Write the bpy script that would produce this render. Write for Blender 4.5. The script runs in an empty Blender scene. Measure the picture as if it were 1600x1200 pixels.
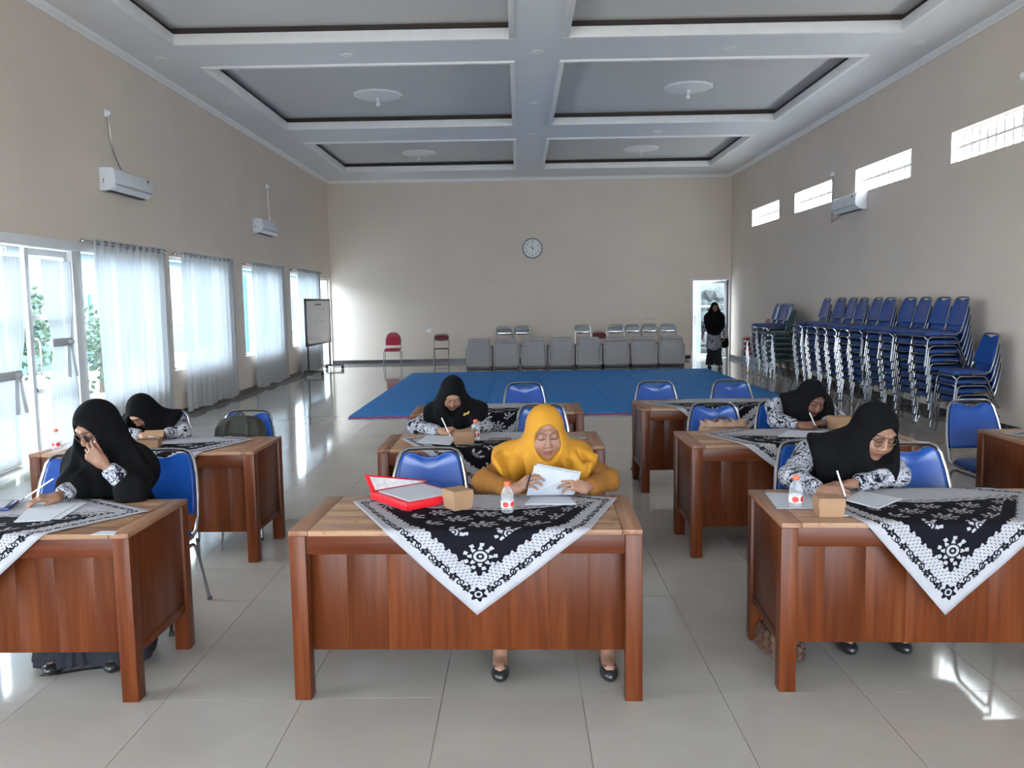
import bpy, bmesh, math, random
import numpy as np
from mathutils import Vector, Matrix, Euler
random.seed(7)
sc = bpy.context.scene
COL = sc.collection

# ------------------------------------------------------------------ camera
F_PX, PITCH, YAW, ROLL, CAM_H = 1304.64, 0.099115, -0.009575, -0.016377, 1.7071
_fw = np.array([math.sin(YAW)*math.cos(PITCH), math.cos(YAW)*math.cos(PITCH), -math.sin(PITCH)])
_r0 = np.array([math.cos(YAW), -math.sin(YAW), 0.0]); _u0 = np.cross(_r0, _fw)
_rt = _r0*math.cos(ROLL)+_u0*math.sin(ROLL); _up = -_r0*math.sin(ROLL)+_u0*math.cos(ROLL)
_C = np.array([0, 0, CAM_H])
cd = bpy.data.cameras.new('camera'); cam = bpy.data.objects.new('camera', cd); COL.objects.link(cam)
cd.sensor_fit = 'HORIZONTAL'; cd.sensor_width = 36.0; cd.lens = F_PX*36.0/1600.0; cd.clip_end = 400
M3 = Matrix([[_rt[i], _up[i], -_fw[i]] for i in range(3)])
cam.matrix_world = Matrix.Translation(_C) @ M3.to_4x4()
sc.camera = cam

def ray(x, y): return _fw+_rt*(x-800)/F_PX-_up*(y-600)/F_PX
def at_z(x, y, z):
    d = ray(x, y); return Vector(_C+d*(z-_C[2])/d[2])
def at_y(x, y, Y):
    d = ray(x, y); return Vector(_C+d*(Y-_C[1])/d[1])
def at_x(x, y, X):
    d = ray(x, y); return Vector(_C+d*(X-_C[0])/d[0])

# ------------------------------------------------------------------ sky, daylight, exposure
w = bpy.data.worlds.new('sky'); sc.world = w; w.use_nodes = True
bg = w.node_tree.nodes['Background']; bg.inputs[0].default_value = (0.78, 0.90, 1.0, 1); bg.inputs[1].default_value = 7.0
def area(name, loc, rot, sx, sy, power, col=(1.0, 0.97, 0.945)):
    l = bpy.data.lights.new(name, 'AREA'); l.shape = 'RECTANGLE'; l.size = sx; l.size_y = sy; l.energy = power; l.color = col
    o = bpy.data.objects.new(name, l); COL.objects.link(o); o.location = loc; o.rotation_euler = rot; return o
# added area lamp for daylight from an unseen opening behind the photographer
area('added_light_rear', (0.3, -3.9, 1.7), (math.radians(90), 0, math.radians(0)), 8.0, 2.6, 9)
# added area lamps at two unseen windows beside the photographer, put in for light
area('added_light_near', (-5.25, 1.6, 1.6), (0, math.radians(-90), 0), 1.8, 2.3, 24)
area('added_light_mid', (-5.25, 5.4, 1.6), (0, math.radians(-90), 0), 1.8, 2.3, 24)
sc.view_settings.view_transform = 'Standard'; sc.view_settings.look = 'None'
sc.view_settings.gamma = 1.0; sc.view_settings.use_curve_mapping = False; sc.view_settings.exposure = 1.54
sc.cycles.max_bounces = 8; sc.cycles.diffuse_bounces = 5; sc.cycles.use_adaptive_sampling = True; sc.cycles.adaptive_threshold = .03; sc.cycles.glossy_bounces = 4; sc.cycles.transmission_bounces = 8; sc.cycles.transparent_max_bounces = 12
sc.cycles.use_denoising = True; sc.cycles.sample_clamp_indirect = 6.0
sc.cycles.caustics_reflective = False; sc.cycles.caustics_refractive = False

# ------------------------------------------------------------------ mesh helpers
class MB:
    def __init__(s): s.v = []; s.f = []; s.uv = None
    def add(s, vs, fs):
        n = len(s.v); s.v += [tuple(p) for p in vs]; s.f += [tuple(i+n for i in f) for f in fs]; return s
    def box(s, lo, hi, m=None):
        (a, b, c), (d, e, f) = lo, hi
        vs = [(a,b,c),(d,b,c),(d,e,c),(a,e,c),(a,b,f),(d,b,f),(d,e,f),(a,e,f)]
        if m is not None: vs = [tuple(m @ Vector(p)) for p in vs]
        return s.add(vs, [(0,3,2,1),(4,5,6,7),(0,1,5,4),(1,2,6,5),(2,3,7,6),(3,0,4,7)])
    def tube(s, path, r, seg=8, closed=False, caps=True):
        P = [Vector(p) for p in path]; n = len(P); rs = r if isinstance(r, (list, tuple)) else [r]*n
        rings = []; nrm = None
        for i in range(n):
            a = P[(i-1) % n] if (closed or i > 0) else P[i]; b = P[(i+1) % n] if (closed or i < n-1) else P[i]
            t = (b-a).normalized()
            if nrm is None:
                nrm = t.cross(Vector((0, 0, 1)))
                if nrm.length < .1: nrm = t.cross(Vector((1, 0, 0)))
                nrm.normalize()
            else:
                nrm = (nrm-t*nrm.dot(t))
                if nrm.length < 1e-5: nrm = t.orthogonal()
                nrm.normalize()
            bn = t.cross(nrm)
            rings.append([P[i]+(nrm*math.cos(2*math.pi*k/seg)+bn*math.sin(2*math.pi*k/seg))*rs[i] for k in range(seg)])
        vs = [p for rg in rings for p in rg]; fs = []
        for i in range(n if closed else n-1):
            j = (i+1) % n
            for k in range(seg):
                k2 = (k+1) % seg; fs.append((i*seg+k, i*seg+k2, j*seg+k2, j*seg+k))
        if caps and not closed: fs.append(tuple(range(seg))[::-1]); fs.append(tuple((n-1)*seg+k for k in range(seg)))
        return s.add(vs, fs)
    def lathe(s, prof, seg=20, c=(0, 0, 0), m=None, caps=True):
        vs = []; fs = []
        for (r, z) in prof:
            for k in range(seg):
                p = Vector((r*math.cos(2*math.pi*k/seg), r*math.sin(2*math.pi*k/seg), z))
                if m is not None: p = m @ p
                vs.append(p+Vector(c))
        n = len(prof)
        for i in range(n-1):
            for k in range(seg):
                k2 = (k+1) % seg; fs.append((i*seg+k, i*seg+k2, (i+1)*seg+k2, (i+1)*seg+k))
        if caps: fs.append(tuple(range(seg))[::-1]); fs.append(tuple((n-1)*seg+k for k in range(seg)))
        return s.add(vs, fs)
    def prism(s, poly, h0, h1, m=None):
        n = len(poly); vs = [Vector((x, y, h0)) for x, y in poly]+[Vector((x, y, h1)) for x, y in poly]
        if m is not None: vs = [m @ p for p in vs]
        return s.add(vs, [tuple(range(n))[::-1], tuple(range(n, 2*n))]+[(i, (i+1) % n, n+(i+1) % n, n+i) for i in range(n)])
    def mesh(s, name, mat, smooth=False, bevel=0.0, bseg=2):
        me = bpy.data.meshes.new(name); me.from_pydata(s.v, [], s.f)
        bm = bmesh.new(); bm.from_mesh(me)
        bmesh.ops.recalc_face_normals(bm, faces=bm.faces)
        if bevel: bmesh.ops.bevel(bm, geom=[e for e in bm.edges if e.calc_face_angle(0) > .5], offset=bevel, segments=bseg, affect='EDGES', profile=.5)
        bm.to_mesh(me); bm.free()
        if smooth:
            me.shade_smooth() if hasattr(me, 'shade_smooth') else None
            for p in me.polygons: p.use_smooth = True
            if smooth != 'all':
                try: me.set_sharp_from_angle(angle=math.radians(40))
                except Exception: pass
        me.materials.append(mat); return me
    def build(s, name, mat, parent=None, smooth=False, bevel=0.0, loc=(0, 0, 0), rot=(0, 0, 0), bseg=2):
        return link(name, s.mesh(name, mat, smooth, bevel, bseg), parent, loc, rot)
def link(name, me, parent=None, loc=(0, 0, 0), rot=(0, 0, 0)):
    o = bpy.data.objects.new(name, me); COL.objects.link(o); o.parent = parent; o.location = loc; o.rotation_euler = rot; return o
def tag(o, label=None, cat=None, group=None, kind=None):
    if label: o['label'] = label
    if cat: o['category'] = cat
    if group: o['group'] = group
    if kind: o['kind'] = kind
    return o
def thing(name, label, cat, loc=(0, 0, 0), rz=0.0, group=None):
    o = bpy.data.objects.new(name, None); COL.objects.link(o); o.empty_display_size = .1
    o.location = loc; o.rotation_euler = (0, 0, rz); return tag(o, label, cat, group)
def copy_tree(o, parent=None):
    c = o.copy(); COL.objects.link(c); c.parent = parent
    for ch in list(KIDS.get(o.name, o.children)): copy_tree(ch, c)
    return c
KIDS = {}
def rbox(lo, hi, b=.004): return lo, hi, b
def B(name, mat, parent, lo, hi, bevel=.003, smooth=True, loc=(0,0,0), rot=(0,0,0)):
    return MB().box(lo, hi).build(name, mat, parent, smooth, bevel, loc, rot)
def arc(c, r, a0, a1, n, ax=(0, 1)):
    out = []
    for i in range(n+1):
        a = math.radians(a0+(a1-a0)*i/n); p = [c[0], c[1], c[2]]; p[ax[0]] += r*math.cos(a); p[ax[1]] += r*math.sin(a); out.append(tuple(p))
    return out
def fillet(path, r, n=4):
    P = [Vector(p) for p in path]; out = [P[0]]
    for i in range(1, len(P)-1):
        a = (P[i-1]-P[i]); b = (P[i+1]-P[i]); q = min(r, a.length*.49, b.length*.49)
        A = P[i]+a.normalized()*q; Bq = P[i]+b.normalized()*q
        for k in range(n+1):
            t = k/n; out.append(A*(1-t)**2+P[i]*2*t*(1-t)+Bq*t*t)
    return out+[P[-1]]
def round_poly(w, h, r, n=4, cx=0, cy=0):
    out = []
    for (sx, sy, a0) in ((1, 1, 0), (-1, 1, 90), (-1, -1, 180), (1, -1, 270)):
        for k in range(n+1):
            a = math.radians(a0+90*k/n); out.append((cx+sx*(w/2-r)+r*math.cos(a), cy+sy*(h/2-r)+r*math.sin(a)))
    return out
def text_mesh(txt, size, mat, name='lettering', depth=.0008):
    cu = bpy.data.curves.new('t', 'FONT'); cu.body = txt; cu.size = size; cu.extrude = depth; cu.align_x = 'CENTER'; cu.align_y = 'CENTER'; cu.resolution_u = 3
    ob = bpy.data.objects.new('t', cu); COL.objects.link(ob)
    dg = bpy.context.evaluated_depsgraph_get(); me = bpy.data.meshes.new_from_object(ob.evaluated_get(dg)); me.name = name
    bpy.data.objects.remove(ob); bpy.data.curves.remove(cu); me.materials.clear(); me.materials.append(mat); return me
ORD = ['first', 'second', 'third', 'fourth', 'fifth', 'sixth', 'seventh', 'eighth', 'ninth', 'tenth', 'eleventh', 'twelfth', 'thirteenth']

# ------------------------------------------------------------------ materials
class X:
    """A node socket with arithmetic."""
    nt = None
    def __init__(s, k): s.k = k
    @staticmethod
    def m(op, *a):
        n = X.nt.nodes.new('ShaderNodeMath'); n.operation = op
        for i, q in enumerate(a):
            if isinstance(q, X): X.nt.links.new(q.k, n.inputs[i])
            else: n.inputs[i].default_value = float(q)
        return X(n.outputs[0])
    def __add__(s, o): return X.m('ADD', s, o)
    __radd__ = __add__
    def __sub__(s, o): return X.m('SUBTRACT', s, o)
    def __rsub__(s, o): return X.m('SUBTRACT', o, s)
    def __mul__(s, o): return X.m('MULTIPLY', s, o)
    __rmul__ = __mul__
    def __truediv__(s, o): return X.m('DIVIDE', s, o)
    def lt(s, o): return X.m('LESS_THAN', s, o)
    def gt(s, o): return X.m('GREATER_THAN', s, o)
    def frac(s): return X.m('FRACT', s)
    def floor(s): return X.m('FLOOR', s)
    def sin(s): return X.m('SINE', s)
    def cos(s): return X.m('COSINE', s)
    def abs(s): return X.m('ABSOLUTE', s)
    def sqrt(s): return X.m('SQRT', s)
def xmin(a, b): return X.m('MINIMUM', a, b)
def xmax(a, b): return X.m('MAXIMUM', a, b)
def xlen(a, b): return (a*a+b*b).sqrt()
def atan2(a, b): return X.m('ARCTAN2', a, b)
def xor_(a, b): return xmax(a, b)
MATS = {}
def new_mat(name, rough=.5, metal=0.0, spec=.5):
    m = bpy.data.materials.new(name); m.use_nodes = True; nt = m.node_tree; b = nt.nodes['Principled BSDF']
    b.inputs['Roughness'].default_value = rough; b.inputs['Metallic'].default_value = metal; b.inputs['Specular IOR Level'].default_value = spec
    MATS[name] = m; X.nt = nt; return m, nt, b
def coord(nt, which='Object', scale=(1, 1, 1)):
    t = nt.nodes.new('ShaderNodeTexCoord'); mp = nt.nodes.new('ShaderNodeMapping'); mp.inputs['Scale'].default_value = scale
    nt.links.new(t.outputs[which], mp.inputs[0]); return mp.outputs[0]
def noise(nt, vec, scale, detail=3, rough=.5, dist=0.0):
    n = nt.nodes.new('ShaderNodeTexNoise'); n.inputs['Scale'].default_value = scale; n.inputs['Detail'].default_value = detail; n.inputs['Roughness'].default_value = rough; n.inputs['Distortion'].default_value = dist
    if vec is not None: nt.links.new(vec, n.inputs['Vector'])
    return n.outputs['Fac']
def ramp(nt, fac, stops):
    r = nt.nodes.new('ShaderNodeValToRGB'); el = r.color_ramp.elements
    while len(el) < len(stops): el.new(.5)
    for e, (p, c) in zip(el, stops): e.position = p; e.color = (*c, 1)
    nt.links.new(fac, r.inputs[0]); return r.outputs[0]
def mixc(nt, fac, a, b, mode='MIX'):
    n = nt.nodes.new('ShaderNodeMix'); n.data_type = 'RGBA'; n.blend_type = mode
    for i, q in ((0, fac), (6, a), (7, b)):
        if isinstance(q, X): nt.links.new(q.k, n.inputs[i])
        elif isinstance(q, bpy.types.NodeSocket): nt.links.new(q, n.inputs[i])
        elif i == 0: n.inputs[0].default_value = q
        else: n.inputs[i].default_value = (*q, 1)
    return n.outputs[2]
def bump(nt, b, h, strength=.2, dist=.01):
    n = nt.nodes.new('ShaderNodeBump'); n.inputs['Strength'].default_value = strength; n.inputs['Distance'].default_value = dist
    nt.links.new(h.k if isinstance(h, X) else h, n.inputs['Height']); nt.links.new(n.outputs[0], b.inputs['Normal'])
def plain(name, col, rough=.5, metal=0.0, var=.06, scale=6.0, spec=.5, bmp=0.0, bscale=None, coat=0.0):
    """Colour with a faint procedural mottling, so nothing is a dead flat tone."""
    m, nt, b = new_mat(name, rough, metal, spec)
    v = coord(nt); f = noise(nt, v, scale, 4)
    a = tuple(max(0, c*(1-var)) for c in col); d = tuple(min(1, c*(1+var)) for c in col)
    nt.links.new(ramp(nt, f, [(.3, a), (.7, d)]), b.inputs['Base Color'])
    if bmp: bump(nt, b, noise(nt, v, bscale or scale*8, 3), bmp, .004)
    if coat: b.inputs['Coat Weight'].default_value = coat; b.inputs['Coat Roughness'].default_value = .1
    return m
def wood(name, c0, c1, c2, axis='Z', rough=.35, wear=None, scale=1.0):
    m, nt, b = new_mat(name, rough, 0, .2)
    s = {'X': (1.2, 22, 22), 'Y': (22, 1.2, 22), 'Z': (22, 22, 1.2)}[axis]; s = tuple(q*scale for q in s)
    v = coord(nt, 'Object', s); oi = nt.nodes.new('ShaderNodeObjectInfo')
    ad = nt.nodes.new('ShaderNodeVectorMath'); ad.operation = 'ADD'; cb = nt.nodes.new('ShaderNodeCombineXYZ')
    q = X(oi.outputs['Random'])*37.0
    for i in range(3): nt.links.new(q.k, cb.inputs[i])
    nt.links.new(v, ad.inputs[0]); nt.links.new(cb.outputs[0], ad.inputs[1])
    f = noise(nt, ad.outputs[0], 1.0, 5, .6, .6)
    c = ramp(nt, f, [(.25, c0), (.5, c1), (.78, c2)])
    tone = X(oi.outputs['Random'])*.22+.89
    hs = nt.nodes.new('ShaderNodeHueSaturation'); nt.links.new(c, hs.inputs['Color']); nt.links.new(tone.k, hs.inputs['Value'])
    c = hs.outputs[0]
    if wear:
        v2 = coord(nt, 'Object', (1, 1, 1)); f2 = noise(nt, v2, 9.0, 6, .7)
        mk = ramp(nt, f2, [(wear[1], (0, 0, 0)), (min(1, wear[1]+.12), (1, 1, 1))])
        c = mixc(nt, mk, c, wear[0])
    nt.links.new(c, b.inputs['Base Color']); bump(nt, b, f, .12, .003)
    return m

wall_m = plain('wall_paint', (.70, .60, .515), .6, var=.03, scale=.8, bmp=.03, bscale=40)
soffit_m = plain('soffit_paint', (.77, .78, .80), .6, var=.02, scale=.6)
panel_m = plain('panel_paint', (.64, .625, .615), .7, var=.02, scale=.6)
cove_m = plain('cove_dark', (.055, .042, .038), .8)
white_m = plain('white_gloss', (.86, .86, .86), .4, var=.03)
ac_m = plain('ac_plastic', (.72, .75, .80), .35, var=.02)
base_m = plain('baseboard_tile', (.035, .03, .035), .25, var=.3, scale=20)
alum_m = plain('white_aluminium', (.66, .67, .68), .35, var=.03)
dark_m = plain('dark_slot', (.02, .02, .022), .5)
chrome_m = plain('chrome', (.31, .32, .34), .22, 1.0, var=.05, scale=30)
dullchrome_m = plain('dull_chrome', (.55, .56, .57), .22, 1.0, var=.08, scale=30)
blue_m = plain('blue_vinyl', (.008, .055, .26), .24, var=.10, scale=9, spec=.38, bmp=.05, bscale=30)
bluefab_m = plain('blue_seat_cloth', (.009, .042, .18), .5, var=.12, scale=25, bmp=.1, bscale=300)
greyshell_m = plain('back_shell', (.05, .06, .09), .4)
teal_m = plain('teal_cloth', (.03, .075, .085), .6, var=.15, scale=20)
redv_m = plain('red_vinyl', (.36, .012, .035), .4, var=.1, scale=12)
maroon_m = plain('maroon_vinyl', (.15, .02, .03), .35, var=.1, scale=12)
sofa_m = plain('grey_upholstery', (.37, .345, .345), .75, var=.07, scale=14, bmp=.15, bscale=160)
sofalt_m = plain('grey_piping', (.48, .45, .44), .7, var=.05, scale=14)
black_m = plain('black_metal', (.015, .015, .018), .4)
board_m = plain('whiteboard_face', (.78, .76, .72), .3, var=.04, scale=3)
paper_m = plain('paper', (.46, .48, .525), .7, var=.02, scale=30)
card_m = plain('kraft_card', (.28, .16, .088), .8, var=.06, scale=18, bmp=.06, bscale=90)
cardin_m = plain('kraft_edge', (.2, .11, .06), .8)
matblue_m = plain('mat_foam_blue', (.008, .165, .47), .8, var=.08, scale=5, bmp=.25, bscale=130)
matred_m = plain('mat_foam_red', (.35, .03, .10), .8, var=.08, scale=10)
redfold_m = plain('red_plastic', (.62, .012, .022), .3, var=.06, scale=12)
cap_m = plain('orange_cap', (.75, .10, .03), .35, var=.05)
label_m = plain('red_label', (.62, .04, .03), .4, var=.1, scale=60)
labelw_m = plain('white_label', (.7, .7, .74), .4, var=.05)
purple_m = plain('purple_ink', (.15, .03, .14), .4)
phone_m = plain('phone_back', (.12, .085, .075), .3, var=.05)
skirt_m = plain('navy_skirt', (.004, .005, .011), .85, var=.2, scale=30, bmp=.1, bscale=200)
blackcl_m = plain('black_hijab_cloth', (.0045, .0045, .0052), .95, var=.15, scale=12, bmp=.1, bscale=260, spec=.10)
yellow_m = plain('yellow_hijab_cloth', (.44, .20, .014), .8, var=.05, scale=10, bmp=.12, bscale=260, spec=.3)
mustard_m = plain('mustard_tunic_cloth', (.20, .08, .012), .85, var=.10, scale=14, bmp=.15, bscale=180, spec=.3)
shoe_m = plain('black_shoe', (.012, .012, .013), .35)
gold_m = plain('gold_brooch', (.75, .50, .12), .3, .9)
pen_m = plain('pen_clear', (.62, .63, .66), .2, var=.05)
pendark_m = plain('pen_dark', (.02, .02, .03), .3)
lens_m = None
bag_m = plain('olive_backpack', (.022, .022, .016), .7, var=.25, scale=20, bmp=.2, bscale=120)
brown_m = plain('brown_leatherette', (.27, .155, .10), .6, var=.12, scale=14, bmp=.1, bscale=60)
brownd_m = plain('dark_brown_ruffle', (.11, .055, .035), .7, var=.15, scale=20)
ink_m = plain('ink', (.02, .02, .025), .5)
clockface_m = plain('clock_face', (.80, .80, .78), .4, var=.02)
clockrim_m = plain('clock_rim', (.22, .21, .20), .35)
groundout_m = plain('outside_paving', (.34, .335, .325), .8, var=.1, scale=2)
outwall_m = plain('outside_white_wall', (.13, .15, .165), .8, var=.05, scale=2)
tealpaint_m = plain('teal_paint', (.03, .15, .20), .6, var=.08)
leaf_m = plain('leaf_green', (.022, .055, .018), .6, var=.4, scale=8)
rock_m = plain('garden_stone', (.045, .047, .043), .9, var=.5, scale=14)
redout_m = plain('red_outside', (.45, .05, .06), .5)
deskfront_m = wood('desk_varnish', (.055, .0115, .0032), (.092, .0215, .006), (.14, .04, .012), 'Z', .34, ((.33, .16, .09), .70))
deskrail_m = wood('desk_rail_varnish', (.052, .010, .003), (.086, .019, .0055), (.13, .034, .0105), 'X', .34, ((.33, .17, .10), .70))
desktop_m = wood('desk_top_worn', (.17, .085, .045), (.29, .165, .098), (.42, .275, .18), 'X', .42, ((.15, .05, .025), .58), .7)
deskend_m = wood('desk_end_worn', (.12, .05, .028), (.21, .105, .06), (.32, .19, .12), 'Y', .42, ((.13, .04, .02), .56), .8)

def tile_material():
    m, nt, b = new_mat('floor_tile_glaze', .07, 0, .5)
    oi = nt.nodes.new('ShaderNodeObjectInfo'); g = nt.nodes.new('ShaderNodeNewGeometry')
    f = noise(nt, g.outputs['Position'], 2.2, 4, .6, .4)
    c = ramp(nt, f, [(.3, (.31, .28, .255)), (.7, (.345, .315, .29))])
    hs = nt.nodes.new('ShaderNodeHueSaturation'); nt.links.new(c, hs.inputs['Color']); nt.links.new((X(oi.outputs['Random'])*.06+.97).k, hs.inputs['Value'])
    nt.links.new(hs.outputs[0], b.inputs['Base Color'])
    nt.links.new((X(noise(nt, g.outputs['Position'], 5.0, 3))*.05+.045).k, b.inputs['Roughness'])
    return m
tile_m = tile_material()
grout_m = plain('tile_joint', (.17, .15, .135), .8)

def sheer_material(name, col, clear=.16):
    m = bpy.data.materials.new(name); m.use_nodes = True; nt = m.node_tree; X.nt = nt
    for n in list(nt.nodes): nt.nodes.remove(n)
    out = nt.nodes.new('ShaderNodeOutputMaterial'); tl = nt.nodes.new('ShaderNodeBsdfTranslucent'); df = nt.nodes.new('ShaderNodeBsdfDiffuse'); tr = nt.nodes.new('ShaderNodeBsdfTransparent')
    v = coord(nt, 'Object', (1, 1, 1)); f = noise(nt, v, 220, 2)
    c = ramp(nt, f, [(.2, tuple(q*.94 for q in col)), (.8, col)])
    nt.links.new(c, tl.inputs[0]); nt.links.new(ramp(nt, f, [(.2, (.78, .78, .78)), (.8, (.84, .84, .84))]), df.inputs[0])
    a = nt.nodes.new('ShaderNodeMixShader'); a.inputs[0].default_value = .45; nt.links.new(df.outputs[0], a.inputs[2]); nt.links.new(tl.outputs[0], a.inputs[1])
    z = nt.nodes.new('ShaderNodeMixShader'); z.inputs[0].default_value = clear; nt.links.new(a.outputs[0], z.inputs[1]); nt.links.new(tr.outputs[0], z.inputs[2]); nt.links.new(z.outputs[0], out.inputs[0])
    return m
sheer_m = sheer_material('sheer_curtain', (.22, .235, .25), .08)
def glass_material(name, tint=(.95, .98, 1.0), refl=.35):
    m = bpy.data.materials.new(name); m.use_nodes = True; nt = m.node_tree
    for n in list(nt.nodes): nt.nodes.remove(n)
    out = nt.nodes.new('ShaderNodeOutputMaterial'); tr = nt.nodes.new('ShaderNodeBsdfTransparent'); gl = nt.nodes.new('ShaderNodeBsdfGlossy'); mx = nt.nodes.new('ShaderNodeMixShader')
    tr.inputs[0].default_value = (*tint, 1); gl.inputs['Roughness'].default_value = .02
    fr = nt.nodes.new('ShaderNodeLayerWeight'); fr.inputs[0].default_value = .5; X.nt = nt; ff = X.m('POWER', X(fr.outputs['Facing']), 4.0)*refl+.02
    nt.links.new(ff.k, mx.inputs[0]); nt.links.new(tr.outputs[0], mx.inputs[1]); nt.links.new(gl.outputs[0], mx.inputs[2]); nt.links.new(mx.outputs[0], out.inputs[0])
    return m
def bottle_material():
    m, nt, b = new_mat('clear_bottle', .12, 0, .6)
    nt.links.new(ramp(nt, noise(nt, coord(nt), 40, 2), [(.3, (.62, .66, .70)), (.7, (.72, .76, .80))]), b.inputs['Base Color'])
    lw = nt.nodes.new('ShaderNodeLayerWeight'); lw.inputs[0].default_value = .5
    nt.links.new((X.m('POWER', X(lw.outputs['Facing']), 2.0)*.6+.16).k, b.inputs['Alpha']); return m
glass_m = glass_material('window_glass')
pet_m = bottle_material()
spec_m = glass_material('spectacle_lens', (.80, .78, .78))
specdark_m = glass_material('tinted_lens', (.30, .25, .25))
def block_material():
    m = bpy.data.materials.new('glass_block_glow'); m.use_nodes = True; nt = m.node_tree; b = nt.nodes['Principled BSDF']
    b.inputs['Base Color'].default_value = (.8, .9, .92, 1); b.inputs['Roughness'].default_value = .15
    b.inputs['Emission Color'].default_value = (.86, .95, 1.0, 1); b.inputs['Emission Strength'].default_value = BLOCK_GLOW  # daylight behind the blocks is put in as their own emission
    return m
BLOCK_GLOW = 4.5
block_m = block_material()

def batik_cloth_material():
    m, nt, b = new_mat('batik_table_cloth', .85, 0, .06)
    uv = nt.nodes.new('ShaderNodeUVMap'); sp = nt.nodes.new('ShaderNodeSeparateXYZ'); nt.links.new(uv.outputs[0], sp.inputs[0])
    s, t = X(sp.outputs[0]), X(sp.outputs[1])
    s1, t1 = xmin(s, 1-s), xmin(t, 1-t)
    e = xmin(s1, t1); cs = s1.lt(t1); al = cs*t+(1-cs)*s
    # vine of small flowers and curls
    cy = e-.052; qx = ((al*14.0).frac()-.5)/14.0; r = xlen(qx, cy); th = atan2(cy, qx)
    fl = r.lt((th*5.0).cos()*.0035+.0145)*r.gt(.0048)
    q2 = ((al*14.0+.5).frac()-.5)/14.0; c2 = cy+(al*43.98).sin()*.005; r2 = xlen(q2, c2)
    curl = ((r2-.0105).abs()).lt(.0027)
    vine = ((cy-(al*87.96).sin()*.009).abs()).lt(.0028)
    leaf = ((al*64.0).sin()*(e*300.0).sin()).gt(.72)*(cy.abs()).lt(.016)
    black = xmax(xmax(fl, curl), xmax(vine, leaf))*e.gt(.032)*e.lt(.072)
    # slanted dashes
    row = (e*78.0).floor(); dash = ((al*58.0+e*14.0+row*.37).frac()).lt(.15)*((e*78.0).frac()).gt(.28)*e.gt(.068)*e.lt(.118)
    black = xmax(black, dash)
    # dark centre with scalloped border
    inside = e.gt((al*190.0).sin()*.004+.119)
    inside = xmax(inside, e.gt(.108)*((al*95.0).sin()).gt(.86))
    rear = 1.0-(s+t)
    inside = inside*rear.gt((al*120.0).sin()*.006-.015)
    rv = ((rear+.055).abs()).lt(.02)*(((s-t)*70.0).sin()*(rear*160.0).sin()).gt(.25)*e.gt(.12)
    black = xmax(black, rv)
    # scattered rosettes
    px, py = (s*7.3+.16), (t*7.3+.16); fx, fy = (px.frac()-.5), (py.frac()-.5); rr = xlen(fx, fy); tt = atan2(fy, fx)
    pet = rr.lt((tt*6.0).cos()*.085+.235)*rr.gt(.085)
    gap = ((tt*6.0).cos().abs()).gt(.16)
    hole = ((rr-.16).abs()).lt(.022)
    ros = pet*gap*(1-hole)
    sprig = ((rr-.34).abs()).lt(.05)*((tt*7.0).cos()).gt(.55)
    ros = xmax(xmax(ros, rr.lt(.045)), sprig)*e.gt(.18)*rear.gt(.03)
    # large corner bouquet
    dx, dy = s1-.178, t1-.178; rc = xlen(dx, dy); tc = atan2(dy, dx)
    bq = rc.lt((tc*8.0).cos()*.010+.036)*rc.gt(.014)*(1-((rc-.027).abs()).lt(.003))
    bq = xmax(bq, ((rc-.053).abs()).lt(.007)*((tc*9.0).cos()).gt(.30)); bq = xmax(bq, rc.lt(.006))
    near = rc.lt(.068); white_in = ros*(1-near)+bq*near
    # black flower on each white corner
    ex, ey = s1-.062, t1-.062; r4 = xlen(ex, ey); t4 = atan2(ey, ex)
    tip = r4.lt((t4*6.0).cos()*.006+.026)*(1-((r4-.011).abs()).lt(.003))
    black = xmax(black*(1-r4.lt(.036)), tip)
    dark = xmax(inside*(1-white_in), black*(1-inside))
    nz = noise(nt, coord(nt, 'Object'), 18, 3)
    wc = ramp(nt, nz, [(.3, (.31, .305, .33)), (.7, (.35, .345, .37))])
    c = mixc(nt, dark, wc, (.007, .0065, .010))
    nt.links.new(c, b.inputs['Base Color']); bump(nt, b, noise(nt, coord(nt, 'Object'), 420, 2), .1, .002)
    return m
batik_m = batik_cloth_material()
def batik_shirt_material():
    m, nt, b = new_mat('batik_uniform', .85, 0, .06)
    v = coord(nt, 'Object'); n1 = noise(nt, v, 13, 2, .5, 2.2); n2 = noise(nt, v, 34, 2, .5, 1.5)
    vo = nt.nodes.new('ShaderNodeTexVoronoi'); vo.inputs['Scale'].default_value = 11; nt.links.new(v, vo.inputs['Vector']); d = X(vo.outputs['Distance'])
    a, c2 = X(n1), X(n2)
    blot = xmax(a.gt(.565), ((a-.47).abs()).lt(.016)); rings = ((d*22.0).sin()).gt(.55)*d.lt(.36)
    dark = xmax(blot*(1-c2.gt(.60)), rings*c2.gt(.47)); dark = xmax(dark, ((c2-.5).abs()).lt(.018))
    c = mixc(nt, dark, (.37, .375, .415), (.008, .008, .016)); nt.links.new(c, b.inputs['Base Color'])
    bump(nt, b, noise(nt, v, 300, 2), .1, .002); return m
shirt_m = batik_shirt_material()
def skin_material():
    m, nt, b = new_mat('skin', .5, 0, .35)
    at = nt.nodes.new('ShaderNodeVertexColor'); at.layer_name = 'Col'
    f = noise(nt, coord(nt, 'Object'), 70, 3); mul = mixc(nt, .10, at.outputs['Color'], ramp(nt, f, [(.3, (.75, .75, .75)), (.7, (1, 1, 1))]), 'MULTIPLY')
    nt.links.new(mul, b.inputs['Base Color'])
    b.inputs['Subsurface Weight'].default_value = .0
    return m
skin_m = skin_material()
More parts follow.
